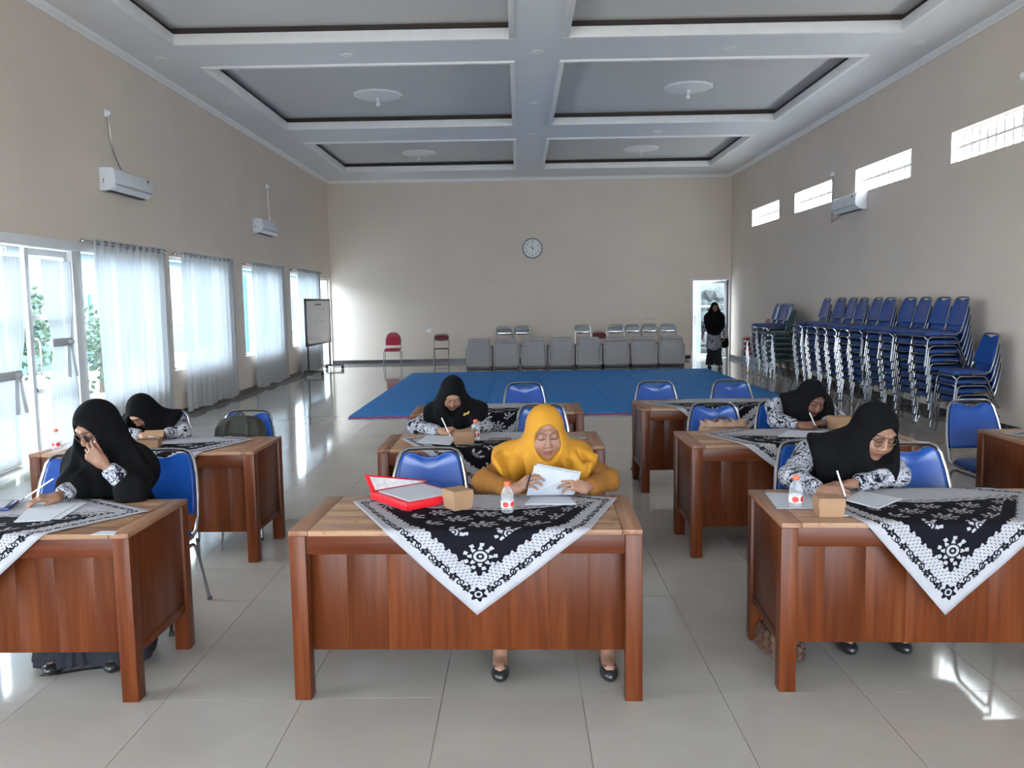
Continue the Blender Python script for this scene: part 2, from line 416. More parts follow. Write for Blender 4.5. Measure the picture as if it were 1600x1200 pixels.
# ================================================================== the hall
XL, XR, YB, YF = -5.305, 5.969, 23.663, -4.0
ZS, ZP = 5.11, 5.31           # soffit level, recessed panel level
WT = .2
def struct(name, mb, mat, parent=None, smooth=False, bevel=0.0):
    o = mb.build(name, mat, parent, smooth, bevel)
    if parent is None: tag(o, kind='structure')
    return o
# ---- floor with 60 cm glazed tiles
floor = struct('floor', MB().box((XL-.2, YF, -.12), (XR+.2, YB+.2, -.004)), grout_m)
TS = .605; tiles = []
def proj(P):
    d = np.array(P)-_C; z = d @ _fw
    return (800+F_PX*(d @ _rt)/z, 600-F_PX*(d @ _up)/z) if z > .3 else None
for i in range(-10, 11):
    for j in range(-13, 37):
        x0 = max(XL, .247+TS*i); x1 = min(XR, .247+TS*(i+1)); y0 = max(YF, 3.47+TS*j); y1 = min(YB, 3.47+TS*(j+1))
        if x1-x0 < .03 or y1-y0 < .03: continue
        q = [proj((x, y, 0)) for x, y in ((x0, y0), (x1, y0), (x1, y1), (x0, y1))]
        a = 0
        if all(q) and max(p[0] for p in q) > 0 and min(p[0] for p in q) < 1600 and min(p[1] for p in q) < 1200:
            a = abs(sum(q[k][0]*q[(k+1) % 4][1]-q[(k+1) % 4][0]*q[k][1] for k in range(4)))/2
        tiles.append((a, x0, x1, y0, y1))
tiles.sort(reverse=True)
tile_meshes = {}
def tile_mesh(sx, sy):
    k = (round(sx, 3), round(sy, 3))
    if k not in tile_meshes:
        tile_meshes[k] = MB().box((-sx/2+.0013, -sy/2+.0013, -.008), (sx/2-.0013, sy/2-.0013, 0)).mesh('tile', tile_m, False, 0)
    return tile_meshes[k]
for (a, x0, x1, y0, y1) in tiles[:300]:
    link('tile', tile_mesh(x1-x0, y1-y0), floor, ((x0+x1)/2, (y0+y1)/2, 0))
mb = MB()
for (a, x0, x1, y0, y1) in tiles[300:]: mb.box((x0+.0013, y0+.0013, -.008), (x1-.0013, y1-.0013, 0))
tag(mb.build('distant_tiles', tile_m, floor), kind='stuff')

# ---- walls with their openings
def wall_x(name, xa, xb, openings, y0=YF, y1=YB, z1=5.5):
    mb = MB(); cur = y0
    for (a, b_, c, d) in sorted(openings):
        if a > cur: mb.box((xa, cur, 0), (xb, a, z1))
        if c > 0: mb.box((xa, a, 0), (xb, b_, c))
        mb.box((xa, a, d), (xb, b_, z1)); cur = b_
    mb.box((xa, cur, 0), (xb, y1, z1)); return struct(name, mb, wall_m)
WIN_L = [(12.78, 15.12, .72, 2.47), (16.15, 18.49, .72, 2.47), (19.52, 21.86, .72, 2.47)]
DOOR_L = (8.02, 10.10, 0, 2.46); SIDE_L = (10.16, 12.30, .55, 2.46); FAR_L = (22.34, 23.60, 0, 2.40)
wall_x('wall_left', XL-WT, XL, WIN_L+[DOOR_L, SIDE_L, FAR_L, (.45, 2.75, .72, 2.47), (4.25, 6.55, .72, 2.47)])  # last two openings are unseen, added to let light in
BLOCKS = [(19.40, 21.60), (16.17, 18.31), (12.95, 15.05), (9.70, 11.77), (6.45, 8.55), (3.2, 5.3), (0.0, 2.1)]
BZ0, BZ1 = 3.485, 3.90
wall_x('wall_right', XR, XR+WT, [(a, b_, BZ0, BZ1) for a, b_ in BLOCKS])
DX0, DX1, DZ = 4.90, 5.90, 2.20
struct('wall_back', MB().box((XL-WT, YB, 0), (DX0, YB+WT, 5.5)).box((DX0, YB, DZ), (DX1, YB+WT, 5.5)).box((DX1, YB, 0), (XR+WT, YB+WT, 5.5)), wall_m)
struct('wall_front', MB().box((XL-WT, YF-WT, 0), (-3.7, YF, 5.5)).box((4.3, YF-WT, 0), (XR+WT, YF, 5.5)).box((-3.7, YF-WT, 3.0), (4.3, YF, 5.5)), wall_m)  # unseen end wall, its wide opening made to let sky light in
# ---- baseboards (dark tile skirting)
def segs(openings, y0, y1):
    cur = y0; out = []
    for a, b_ in sorted(openings):
        if a > cur: out.append((cur, a))
        cur = max(cur, b_)
    out.append((cur, y1)); return out
mb = MB()
for a, b_ in segs([DOOR_L[:2], FAR_L[:2]], YF, YB): mb.box((XL, a, 0), (XL+.014, b_, .10))
struct('baseboard_left', mb, base_m)
struct('baseboard_right', MB().box((XR-.014, YF, 0), (XR, YB, .10)), base_m)
struct('baseboard_back', MB().box((XL, YB-.014, 0), (DX0-.06, YB, .10)), base_m)

# ---- ceiling: dropped soffit grid with recessed panels
sfac = (ZS-CAM_H)/(5.05-CAM_H)
CX = [(-4.36*sfac, -.055*sfac), (.675*sfac, 4.90*sfac)]
CY = [(12.12*sfac, 16.30*sfac), (17.76*sfac, 21.61*sfac), (6.75*sfac, 11.00*sfac), (1.2*sfac, 5.5*sfac), (-3.6, .2)]
ceil = struct('ceiling', MB().box((XL-.2, YF-.2, 5.42), (XR+.2, YB+.2, 5.55)), panel_m)
mb = MB(); ys = sorted(CY)
cur = YF
for (a, b_) in ys:
    mb.box((XL, cur, ZS), (XR, a, ZS+.09)); xs = XL
    for (c, d) in CX:
        mb.box((xs, a, ZS), (c, b_, ZS+.09)); xs = d
    mb.box((xs, a, ZS), (XR, b_, ZS+.09)); cur = b_
mb.box((XL, cur, ZS), (XR, YB, ZS+.09))
mb.build('soffit', soffit_m, ceil)
k = 0
for (a, b_) in CY:
    for (c, d) in CX:
        # white moulded lip around the opening
        mb = MB(); t = .07; z0, z1 = ZS-.03, ZS+.11
        g2 = .018; c2, d2, a2, b2 = c+g2, d-g2, a+g2, b_-g2
        for lo, hi in (((c2-t, a2-t), (d2+t, a2)), ((c2-t, b2), (d2+t, b2+t)), ((c2-t, a2), (c2, b2)), ((d2, a2), (d2+t, b2))):
            mb.box((lo[0], lo[1], z0), (hi[0], hi[1], z1))
        mb.build('coffer_lip', white_m, ceil, True, .006)
        g = .05
        B('ceiling_panel', panel_m, ceil, (c-g, a-g, ZP), (d+g, b_+g, ZP+.03), 0, False)
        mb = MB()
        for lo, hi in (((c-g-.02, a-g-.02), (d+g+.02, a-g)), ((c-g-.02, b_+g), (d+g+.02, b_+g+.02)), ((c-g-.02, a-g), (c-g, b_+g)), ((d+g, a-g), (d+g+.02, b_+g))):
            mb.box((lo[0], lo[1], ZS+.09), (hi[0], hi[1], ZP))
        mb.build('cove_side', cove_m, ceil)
# ---- cornices
prof = [(0, 0), (.02, 0), (.025, .02), (.05, .035), (.085, .06), (.09, .075), (0, .075)]
def cornice(name, p0, p1, inward):
    d = Vector(p1)-Vector(p0); inw = Vector(inward); mb = MB(); n = len(prof); vs = []
    for P in (p0, p1):
        for (u, z) in prof: vs.append(Vector(P)+inw*u+Vector((0, 0, z)))
    mb.add(vs, [tuple(range(n)), tuple(range(n, 2*n))[::-1]]+[(i, (i+1) % n, n+(i+1) % n, n+i) for i in range(n)])
    return struct(name, mb, white_m, None, True)
cornice('trim_1', (XL, YF, 5.035), (XL, YB, 5.035), (1, 0, 0))
cornice('trim_2', (XL, YB, 5.035), (XR, YB, 5.035), (0, -1, 0))
cornice('trim_3', (XR, YF, 5.035), (XR, YB, 5.035), (-1, 0, 0))
# ---- ceiling medallions with bare bulbs
lamp_names = {(590, 150): 'white ceiling rose with a bare bulb, left panel nearer the camera', (1075, 138): 'white ceiling rose with a bare bulb, right panel nearer the camera',
              (654, 240): 'white ceiling rose with a bare bulb, left panel by the back wall', (1001, 233): 'white ceiling rose with a bare bulb, right panel by the back wall'}
proto = None
bulb_m = plain('unlit_bulb', (.75, .76, .76), .3, var=.02)
for (px, py), lab in lamp_names.items():
    p = at_z(px, py, ZP-.02); p.z = ZP
    if proto is None:
        r = thing('ceiling_lamp', lab, 'ceiling lamp', p, 0, 'ceiling roses with bulbs'); proto = r
        mb = MB(); seg = 36
        prof2 = [(.42, 0), (.42, -.012), (.39, -.03), (.31, -.022), (.24, -.028), (.17, -.05), (.07, -.058), (.0, -.058)]
        vs = []; fs = []
        for pi, (rr, z) in enumerate(prof2):
            for q in range(seg):
                sc_ = 1+(.035*math.cos(q*math.pi*2/seg*12) if .2 < rr < .43 else 0)
                vs.append((rr*sc_*math.cos(2*math.pi*q/seg), rr*sc_*math.sin(2*math.pi*q/seg), z))
        for i in range(len(prof2)-1):
            for q in range(seg): fs.append((i*seg+q, i*seg+(q+1) % seg, (i+1)*seg+(q+1) % seg, (i+1)*seg+q))
        mb.add(vs, fs).build('ceiling_rose', white_m, r, 'all')
        MB().lathe([(.035, -.05), (.035, -.09), (.028, -.10)], 14).build('lamp_holder', white_m, r, True)
        MB().lathe([(.012, -.10), (.03, -.125), (.043, -.16), (.035, -.19), (.01, -.205)], 14).build('bulb', bulb_m, r, 'all')
        KIDS[r.name] = list(r.children)
    else:
        r = copy_tree(proto); r.location = p; tag(r, lab)
# ---- little round downlights in the soffit
DL = [((839, 81), 'in the central beam, nearest of three'), ((835, 160), 'in the central beam, middle of three'), ((831, 210), 'in the central beam, farthest of three'),
      ((1142, 75), 'in the cross beam right of the central beam, nearer one'), ((1027, 205), 'in the cross beam right of the central beam, farther one'),
      ((542, 86), 'in the cross beam left of the central beam, nearer one'), ((660, 208), 'in the cross beam left of the central beam, farther one'),
      ((1435, 67), 'along the right cornice, nearest of three'), ((1309, 148), 'along the right cornice, middle of three'), ((1175, 237), 'along the right cornice, farthest of three'),
      ((250, 92), 'along the left cornice, nearest of three'), ((360, 162), 'along the left cornice, middle of three'), ((474, 250), 'along the left cornice, farthest of three')]
proto = None
for (px, py), lab in DL:
    p = at_z(px, py, ZS); lab = 'unlit round downlight '+lab
    if proto is None:
        r = proto = thing('downlight', lab, 'downlight', p, 0, 'unlit downlights in the soffit')
        MB().lathe([(.085, 0), (.085, -.008), (.066, -.010), (.062, -.001)], 24, caps=False).build('ring', white_m, r, True)
        MB().lathe([(.060, -.004), (.02, -.006), (.001, -.006)], 24).build('lens', bulb_m, r, True)
        KIDS[r.name] = list(r.children)
    else:
        r = copy_tree(proto); r.location = p; tag(r, lab)

# ---- right wall: strip windows of glass block
bm_ = None
for n, (a, b_) in enumerate(BLOCKS):
    wn = bpy.data.objects.new('window_%d' % (n+1), None); COL.objects.link(wn); tag(wn, kind='structure'); wn.location = (XR, (a+b_)/2, BZ0)
    L = b_-a; nb = 11; pw = L/nb; ph = (BZ1-BZ0)/2
    mb = MB(); jw = .018; mb.box((.078, -L/2, 0), (.15, L/2, jw)).box((.078, -L/2, BZ1-BZ0-jw), (.15, L/2, BZ1-BZ0)).box((.078, -L/2, ph-jw), (.15, L/2, ph+jw))
    for q in range(nb+1): mb.box((.0785, max(-L/2, -L/2+q*pw-jw), 0), (.15, min(L/2, -L/2+q*pw+jw), BZ1-BZ0))
    mb.build('mortar_grid', white_m, wn)
    me = MB().box((.085, -pw/2+.009, .009), (.165, pw/2-.009, ph-.009)).mesh('glass_block', block_m, True, .008)
    for q in range(nb):
        for rw in range(2): link('glass_block', me, wn, (0, -L/2+(q+.5)*pw, rw*ph))

# ---- left wall: windows behind sheer curtains
def window_unit(name, a, b_, z0, z1, mull=2, rails=()):
    wn = bpy.data.objects.new(name, None); COL.objects.link(wn); tag(wn, kind='structure'); wn.location = (XL-.1, (a+b_)/2, z0)
    L, Hh = b_-a, z1-z0; f = .045; mb = MB()
    mb.box((-.03, -L/2, 0), (.03, L/2, f)).box((-.03, -L/2, Hh-f), (.03, L/2, Hh)).box((-.03, -L/2, f), (.03, -L/2+f, Hh-f)).box((-.03, L/2-f, f), (.03, L/2, Hh-f))
    for q in range(1, mull): mb.box((-.03, -L/2+L*q/mull-f/2, f), (.03, -L/2+L*q/mull+f/2, Hh-f))
    for z in rails: mb.box((-.028, -L/2+f, z-z0-.02), (.028, L/2-f, z-z0+.02))
    mb.build('window_frame', alum_m, wn)
    for q in range(mull):
        B('pane', glass_m, wn, (-.004, -L/2+L*q/mull+.02, f-.01), (.004, -L/2+L*(q+1)/mull-.02, Hh-f+.01), 0, False)
    return wn
wi = 8
for (a, b_, c, d) in WIN_L: window_unit('window_%d' % wi, a, b_, c, d); wi += 1
window_unit('window_11', *SIDE_L); window_unit('window_12', *FAR_L, 2, (.95, 1.62))
window_unit('window_13', .45, 2.75, .72, 2.47); window_unit('window_14', 4.25, 6.55, .72, 2.47)  # both windows unseen, added for the light
# ---- double door on the left, one leaf ajar
def door_leaf(name, width, height, rails, mat=alum_m, handle=None):
    """Local: hinge at y=0, leaf towards +y, thickness in x."""
    dn = bpy.data.objects.new(name, None); COL.objects.link(dn); tag(dn, kind='structure'); st = .075; t = .022
    mb = MB().box((-t, 0, 0), (t, st, height)).box((-t, width-st, 0), (t, width, height)).box((-t, st, 0), (t, width-st, .10)).box((-t, st, height-st), (t, width-st, height))
    for z in rails: mb.box((-t, st, z-.03), (t, width-st, z+.03))
    mb.build('door_frame', mat, dn, True, .003)
    zs = [.10]+list(rails)+[height-st]
    for q in range(len(zs)-1):
        B('pane', glass_m, dn, (-.003, st-.01, zs[q]+(.03 if q else 0)-.01), (.003, width-st+.01, zs[q+1]-.02), 0, False)
    if handle:
        hy = handle; pth = fillet([(t, hy, .98), (t+.06, hy, .98), (t+.07, hy, 1.15), (t+.06, hy, 1.36), (t, hy, 1.36)], .05, 5)
        MB().tube(pth, .012, 8).build('door_handle', dullchrome_m, dn, True)
        MB().lathe([(.024, 0), (.024, .01), (.012, .014), (.012, .03)], 12, (t, hy, .80), Matrix.Rotation(math.radians(90), 4, 'Y')).build('lock', dullchrome_m, dn, True)
    return dn
d1 = door_leaf('door_1', .86, 2.36, (.78, 1.60), handle=.07); d1.location = (XL-.06, 9.085, .01)
# mirrored second leaf, swung a little outwards so daylight shows in the gap
d2 = door_leaf('door_2', .86, 2.36, (.78, 1.60), handle=.79); d2.location = (XL-.06, 8.09, .01); d2.rotation_euler = (0, 0, math.radians(7))
mb = MB(); y0, y1 = DOOR_L[0], DOOR_L[1]
mb.box((XL-.14, y0, 0), (XL+.02, y0+.06, 2.46)).box((XL-.14, 9.95, 0), (XL+.02, y1+.06, 2.46)).box((XL-.14, y0-.04, 2.385), (XL+.025, y1+2.2, 2.50))
tag(mb.build('trim_4', alum_m, None, True, .004), kind='structure')
# ---- far door of the back wall, hinged at the right, ajar
mb = MB().box((DX0-.05, YB-.03, 0), (DX0, YB+.16, DZ+.05)).box((DX1, YB-.03, 0), (DX1+.05, YB+.16, DZ+.05)).box((DX0, YB-.03, DZ), (DX1, YB+.16, DZ+.05))
tag(mb.build('trim_5', alum_m, None, True, .004), kind='structure')
d3 = door_leaf('door_3', .95, 2.17, (.68, 1.45), handle=None); d3.location = (DX1-.02, YB+.10, .01); d3.rotation_euler = (0, 0, math.radians(90-27))
MB().tube(fillet([(-.022, .905, .95), (-.06, .905, .95), (-.06, .905, 1.18), (-.022, .905, 1.18)], .03), .010, 8).build('door_handle', black_m, d3, True)

# ---- curtains on rods
def curtain(a, b_, z0, z1, label, rod0, gather=1.0, seed=0):
    rnd = random.Random(seed); cy = (a+b_)/2
    t = thing('curtain', label, 'curtain', (XL+.09, cy, 0), 0, 'sheer white curtains')
    L = b_-a; ny, nz = 150, 16; vs = []; fs = []; ph = rnd.random()*6
    waves = 11
    for j in range(nz+1):
        v = j/nz; z = z0+(z1-z0)*v
        for i in range(ny+1):
            u = i/ny; amp = .022+.022*(1-v)*(.5+.5*math.sin(u*23+ph))
            x = amp*math.sin(u*waves*2*math.pi+.5*math.sin(u*9+ph)+(1-v)*.8*math.sin(u*7+ph))+.006*math.sin(u*61)
            y = -L/2+L*u+(1-v)*.05*math.sin(u*5+ph)*(1 if .02 < u < .98 else .5)
            zz = z+(.02*math.sin(u*14+ph) if j == 0 else 0)
            vs.append((x, y, zz))
    for j in range(nz):
        for i in range(ny): q = j*(ny+1)+i; fs.append((q, q+1, q+ny+2, q+ny+1))
    MB().add(vs, fs).build('fabric', sheer_m, t, 'all')
    rz = z1-.045
    MB().tube([(0, rod0-cy, rz), (0, L/2+.05, rz)], .011, 10).build('rod', dullchrome_m, t, True)
    MB().lathe([(.0, -.03), (.02, -.022), (.028, 0), (.02, .022), (.0, .03)], 12, (0, rod0-cy-.03, rz)).build('finial', dullchrome_m, t, 'all')
    MB().box((-.09, rod0-cy+.06, rz-.01), (.005, rod0-cy+.08, rz+.01)).build('bracket', dullchrome_m, t)
    me = MB().tube(arc((0, 0, 0), .026, 0, 330, 11, (0, 2)), .006, 6, True).mesh('eyelet', chrome_m, 'all')
    for q in range(waves*2):
        u = (q+.5)/(waves*2); link('eyelet', me, t, (.0, -L/2+L*u, rz))
    return t
curtain(10.32, 12.45, .12, 2.555, 'sheer white curtain on a rod, the one nearest the double door', 10.12, seed=1)
curtain(13.02, 15.38, .06, 2.555, 'sheer white curtain over the second window from the double door', 12.84, seed=2)
curtain(16.40, 18.80, .06, 2.555, 'sheer white curtain over the third window from the double door', 16.08, seed=3)
curtain(19.80, 22.14, .06, 2.555, 'sheer white curtain just behind the whiteboard', 19.40, seed=4)
# door curtains gathered with a tie
def door_curtain(y0, y1, label, tie_z, seed, out=.05):
    cy = (y0+y1)/2; t = thing('door_curtain', label, 'curtain', (XL+out, cy, 0), 0, 'sheer curtains on the glass door leaves'); L = y1-y0; ny, nz = 70, 40; vs = []; fs = []
    wd = lambda z: (1-.36*math.exp(-((z-tie_z)/.30)**2)-.06*(z < tie_z))
    for j in range(nz+1):
        z = .12+(2.25-.12)*j/nz; s = wd(z)
        for i in range(ny+1):
            u = i/ny; vs.append((.014*math.sin(u*9*2*math.pi+seed), (u-.5)*L*s, z))
    for j in range(nz):
        for i in range(ny): q = j*(ny+1)+i; fs.append((q, q+1, q+ny+2, q+ny+1))
    MB().add(vs, fs).build('fabric', sheer_m, t, 'all')
    s = wd(tie_z); MB().box((-.02, -L*s/2-.005, tie_z-.045), (.024, L*s/2+.005, tie_z+.045)).build('tie_band', sheer_m, t, True, .012)
    mb = MB()
    for (dy, sl) in ((.0, -.05), (.05, .06)):
        mb.add([(.028, L*.12+dy, tie_z), (.028, L*.12+dy+.06, tie_z), (.03, L*.12+dy+.09+sl, tie_z-.42), (.03, L*.12+dy+.01+sl, tie_z-.40)], [(0, 1, 2, 3)])
    mb.build('tie_tail', sheer_m, t)
    MB().lathe([(.0, -.03), (.04, -.02), (.05, 0), (.04, .02), (.0, .03)], 12, (.03, L*.12+.05, tie_z)).build('tie_knot', sheer_m, t, 'all')
    return t
door_curtain(9.23, 9.86, 'sheer curtain gathered with a bow on the closed door leaf', 1.32, .3)
dc = door_curtain(8.14, 8.84, 'sheer curtain with a flat tie band on the door leaf beside the gap', 1.02, 1.7)
# ---- what stands outside the windows
tag(MB().box((-40, -30, -.35), (40, 70, -.15)).build('ground_outside', groundout_m), kind='structure')
def out_building(name, label, x0, x1, y0, y1, z, band):
    t = thing(name, label, 'building', ((x0+x1)/2, (y0+y1)/2, -.15)); sx, sy = (x1-x0)/2, (y1-y0)/2
    B('wall', outwall_m, t, (-sx, -sy, 0), (sx, sy, z), 0, False); B('roof', band, t, (-sx-.4, -sy-.4, z), (sx+.4, sy+.4, z+.3), 0, False)
    B('band', band, t, (-sx-.02, -sy-.02, 0), (sx+.02, sy+.02, .8), 0, False)
    n = max(1, int((y1-y0)/3))
    for q in range(n):
        yy = -sy+(q+.5)*(2*sy/n); wd = B('window', tealpaint_m, t, (sx-.02, yy-.7, 1.0), (sx+.05, yy+.7, 2.3), 0, False); B('pane', dark_m, wd, (sx+.05, yy-.6, 1.1), (sx+.06, yy+.6, 2.2), 0, False)
    return t
out_building('school_building', 'pale building with teal bands seen through the side windows', -20, -14, 8, 60, 3.6, tealpaint_m)
pm = MB().lathe([(.10, 0), (.10, 2.6)], 12).mesh('post', tealpaint_m, True)
for q, y in enumerate((14.4, 21.0, 27.5)):
    tag(link('porch_post', pm, None, (-6.9, y, -.15)), 'teal round porch post outside the %s' % ['second curtained window', 'window behind the whiteboard', 'corner window at the back'][q], 'post', 'porch posts')
def leaf_blob(mb, c, rad, n, size, rnd):
    for _ in range(n):
        d = Vector((rnd.gauss(0, 1), rnd.gauss(0, 1), rnd.gauss(0, 1))).normalized()*rad*rnd.random()**.35
        p = Vector(c)+Vector((d.x, d.y, d.z)); e = Euler((rnd.random()*6, rnd.random()*6, rnd.random()*6)).to_matrix()
        mb.add([p+e @ Vector(v) for v in ((0, -size, 0), (size*.5, 0, size*.15), (0, size, 0), (-size*.5, 0, size*.15))], [(0, 1, 2, 3)])
def shrub(loc, h, rad, label, n, seed):
    rnd = random.Random(seed); t = thing('shrub', label, 'shrub', loc); mb = MB()
    for q in range(6): leaf_blob(mb, (rnd.uniform(-.5, .5)*rad, rnd.uniform(-.5, .5)*rad, h*(.35+.6*rnd.random())), rad*.7, n//6, .09, rnd)
    tag(mb.build('foliage', leaf_m, t), kind='stuff'); MB().tube([(0, 0, 0), (.05, 0, h*.5), (0, .05, h*.8)], [.06, .04, .02], 8).build('stem', brownd_m, t, True)
shrub((-9.5, 15.5, -.15), 2.4, 1.0, 'leafy green shrub outside the double door', 900, 3)
shrub((-9.2, 18.2, -.15), 1.6, .9, 'low green shrub outside beside the curtained windows', 700, 5)
shrub((6.9, 29.6, -.15), 3.3, .9, 'tall green plant behind the stone bank outside the back door', 700, 9)
tag(MB().box((3.2, 25.9, -.15), (5.62, 26.1, 6.0)).build('garden_wall', outwall_m), 'sunlit white wall outside the open back door', 'wall')  # height raised to keep the sky out of the floor's reflection
tag(MB().box((5.42, 27.55, -.15), (10.5, 27.7, 2.6)).build('garden_wall', outwall_m), 'added low pale wall hiding bright sky behind the stone bank outside', 'wall')  # added wall, blocks the bright sky beside the stones
rnd = random.Random(4); t = thing('stone_bank', 'rough grey stone bank seen through the back door glass', 'stone bank', (6.9, 26.4, -.15)); 
for q in range(60):
    r = rnd.uniform(.16, .30); i = q % 10; j = q//10
    mb = MB(); bmq = bmesh.new(); bmesh.ops.create_icosphere(bmq, subdivisions=1, radius=r)
    for v in bmq.verts: v.co *= rnd.uniform(.8, 1.2)
    mb.add([v.co[:] for v in bmq.verts], [tuple(v.index for v in f.verts) for f in bmq.faces]); bmq.free()
    mb.build('stone', rock_m, t, True, loc=(-1.15+i*.30+rnd.uniform(-.05, .05), rnd.uniform(-.1, .1)+j*.06, .15+j*.36+rnd.uniform(-.05, .05)))
# ================================================================== things on the walls
def wall_clock():
    p = at_y(832, 388, YB); t = thing('wall_clock', 'round white wall clock with dark rim showing ten o clock', 'clock', (p.x, YB, p.z))
    m = Matrix.Rotation(math.radians(90), 4, 'X')
    MB().lathe([(.285, 0), (.285, .04), (.272, .05), (.255, .05), (.25, .032)], 48, m=m, caps=False).build('rim', clockrim_m, t, True)
    MB().lathe([(.252, .0), (.252, .03)], 48, m=m).build('face', clockface_m, t, True)
    for h in range(1, 13):
        a = math.radians(90-30*h); me = text_mesh(str(h), .085, ink_m, 'numeral')
        link('numeral', me, t, ((.195*math.cos(a)), -.034, .195*math.sin(a)), (math.radians(90), 0, 0))
    def hand(name, ang, l, wd, yy):
        a = math.radians(90-ang); d = Vector((math.cos(a), 0, math.sin(a))); n = Vector((-d.z, 0, d.x)); mb = MB()
        P = [d*-.04+n*wd, d*l+n*wd*.5, d*l-n*wd*.5, d*-.04-n*wd]; mb.add([p+Vector((0, yy, 0)) for p in P]+[p+Vector((0, yy-.002, 0)) for p in P], [(0, 1, 2, 3), (7, 6, 5, 4), (0, 4, 5, 1), (1, 5, 6, 2), (2, 6, 7, 3), (3, 7, 4, 0)])
        mb.build(name, ink_m, t)
    hand('hour_hand', 299, .12, .009, -.036); hand('minute_hand', 359, .20, .006, -.039)
    MB().lathe([(.016, .03), (.016, .043)], 14, m=m).build('hub', ink_m, t, True)
wall_clock()
def ac_unit(label, yc, zc, wall, L, outlet=None, cable=None):
    """Split AC indoor unit; local x points into the room."""
    rz = 0 if wall == 'L' else math.pi
    t = thing('air_conditioner', label, 'air conditioner', (XL+.006 if wall == 'L' else XR-.006, yc, zc), rz, 'wall air conditioners')
    pr = [(0, 0), (0, .29), (.16, .29), (.195, .265), (.21, .20), (.21, .10), (.19, .055), (.13, .01), (.06, 0)]
    m = Matrix(((1, 0, 0, 0), (0, 0, 1, 0), (0, 1, 0, 0), (0, 0, 0, 1)))
    MB().prism(pr, -L/2, L/2, m).build('body', ac_m, t, True, .008)
    MB().add([(.2, -L/2+.04, .065), (.2, L/2-.04, .065), (.145, L/2-.04, .012), (.145, -L/2+.04, .012), (.206, -L/2+.04, .056), (.206, L/2-.04, .056), (.15, L/2-.04, .003), (.15, -L/2+.04, .003)], [(0, 1, 2, 3), (7, 6, 5, 4), (0, 4, 5, 1), (1, 5, 6, 2), (2, 6, 7, 3), (3, 7, 4, 0)]).build('louver', ac_m, t)
    B('air_slot', dark_m, t, (.05, -L/2+.06, -.004), (.13, L/2-.06, .004), 0, False)
    B('seam', dark_m, t, (.20, -L/2+.03, .078), (.2115, L/2-.03, .082), 0, False)
    B('display', dark_m, t, (.2, L/2-.16, .21), (.2115, L/2-.135, .245), 0, False)
    for zz in (.10, .13): B('side_clip', dark_m, t, (.05, -L/2-.002, zz), (.065, -L/2+.004, zz+.015), 0, False)
    if cable: MB().tube([Vector(c) for c in cable], .008, 6).build('power_cable', dullchrome_m, t, True)
    return t
def outlet(label, yc, zc, wall):
    t = thing('wall_socket', label, 'socket', (XL if wall == 'L' else XR, yc, zc), 0 if wall == 'L' else math.pi)
    B('plate', white_m, t, (0, -.045, -.05), (.02, .045, .05)); B('plug', white_m, t, (.02, -.02, -.025), (.055, .02, .025)); return t
ac_unit('white wall air conditioner above the door curtains', 11.3, 3.19, 'L', 1.1, cable=[(.02, .12, .28), (.015, -.02, .40), (.015, -.13, .52), (.015, -.20, .70), (.015, -.24, .98)])
outlet('small white socket high above the nearer left air conditioner', 11.06, 4.21, 'L')
ac_unit('small white air conditioner on the wall above the third curtain', 17.45, 3.15, 'L', 1.1, cable=[(.015, .56, .0), (.015, .57, .30), (.015, .52, .65), (.015, .50, 1.0)])
outlet('small white socket high above the farther left air conditioner', 17.95, 4.20, 'L')
ac_unit('white air conditioner under the glass block windows', 15.05, 3.17, 'R', 1.1, cable=[(.015, -.50, .02), (.015, -.80, -.04), (.015, -1.02, -.08), (.015, -1.03, .4), (.015, -1.03, .78)])
outlet('small white socket beside the second glass block window', 16.08, 3.98, 'R')
outlet('small white socket low on the wall by the whiteboard', 18.95, .46, 'L')
p = at_x(1597, 120, XR); outlet('small white socket at the upper edge beside the nearest glass block window', p.y-.05, p.z, 'R')
# ---- whiteboard on a wheeled stand
def whiteboard():
    A, Bq = Vector((-5.06, 19.80, 0)), Vector((-4.98, 22.00, 0)); d = (Bq-A); L = d.length; rz = math.atan2(d.y, d.x)
    t = thing('whiteboard', 'tall whiteboard in a black frame on a wheeled stand', 'whiteboard', (A+Bq)/2, rz)
    z0, z1 = .70, 1.84; L2 = L/2
    B('writing_surface', board_m, t, (-L2+.03, -.012, z0+.03), (L2-.03, .012, z1-.03), 0, False)
    mb = MB(); f = .05
    mb.box((-L2, -.022, z0), (L2, .022, z0+f)).box((-L2, -.022, z1-f), (L2, .022, z1)).box((-L2, -.022, z0), (-L2+f, .022, z1)).box((L2-f, -.022, z0), (L2, .022, z1)); mb.build('board_frame', black_m, t, True, .004)
    for s in (-1, 1):
        MB().box((s*(L2-.12)-.018, -.018, .10), (s*(L2-.12)+.018, .018, z0+.1)).build('stand_leg', black_m, t)
        ft = MB().box((s*(L2-.12)-.02, -.36, .085), (s*(L2-.12)+.02, .12, .12)).build('stand_foot', black_m, t, True, .004)
        for y in (-.33, .09): MB().lathe([(.04, -.012), (.04, .012)], 14, (s*(L2-.12), y, .042), Matrix.Rotation(math.radians(90), 4, 'Y')).build('castor', black_m, ft, True); MB().box((s*(L2-.12)-.006, y-.01, .04), (s*(L2-.12)+.006, y+.01, .09)).build('castor_fork', black_m, ft)
    mb = MB(); rnd = random.Random(2)
    for q in range(10): mb.box((-.28+q*.055, -.0135, z1-.16), (-.28+q*.055+.035+.012*rnd.random(), -.012, z1-.125))
    mb.build('heading_marks', ink_m, t)
    mb = MB()
    for q in range(11):
        x, z = rnd.uniform(-.8, .9), rnd.uniform(1.2, 1.6); mb.box((x, -.0132, z), (x+rnd.uniform(.01, .04), -.012, z+rnd.uniform(.012, .04)))
    mb.build('pen_marks', ink_m, t)
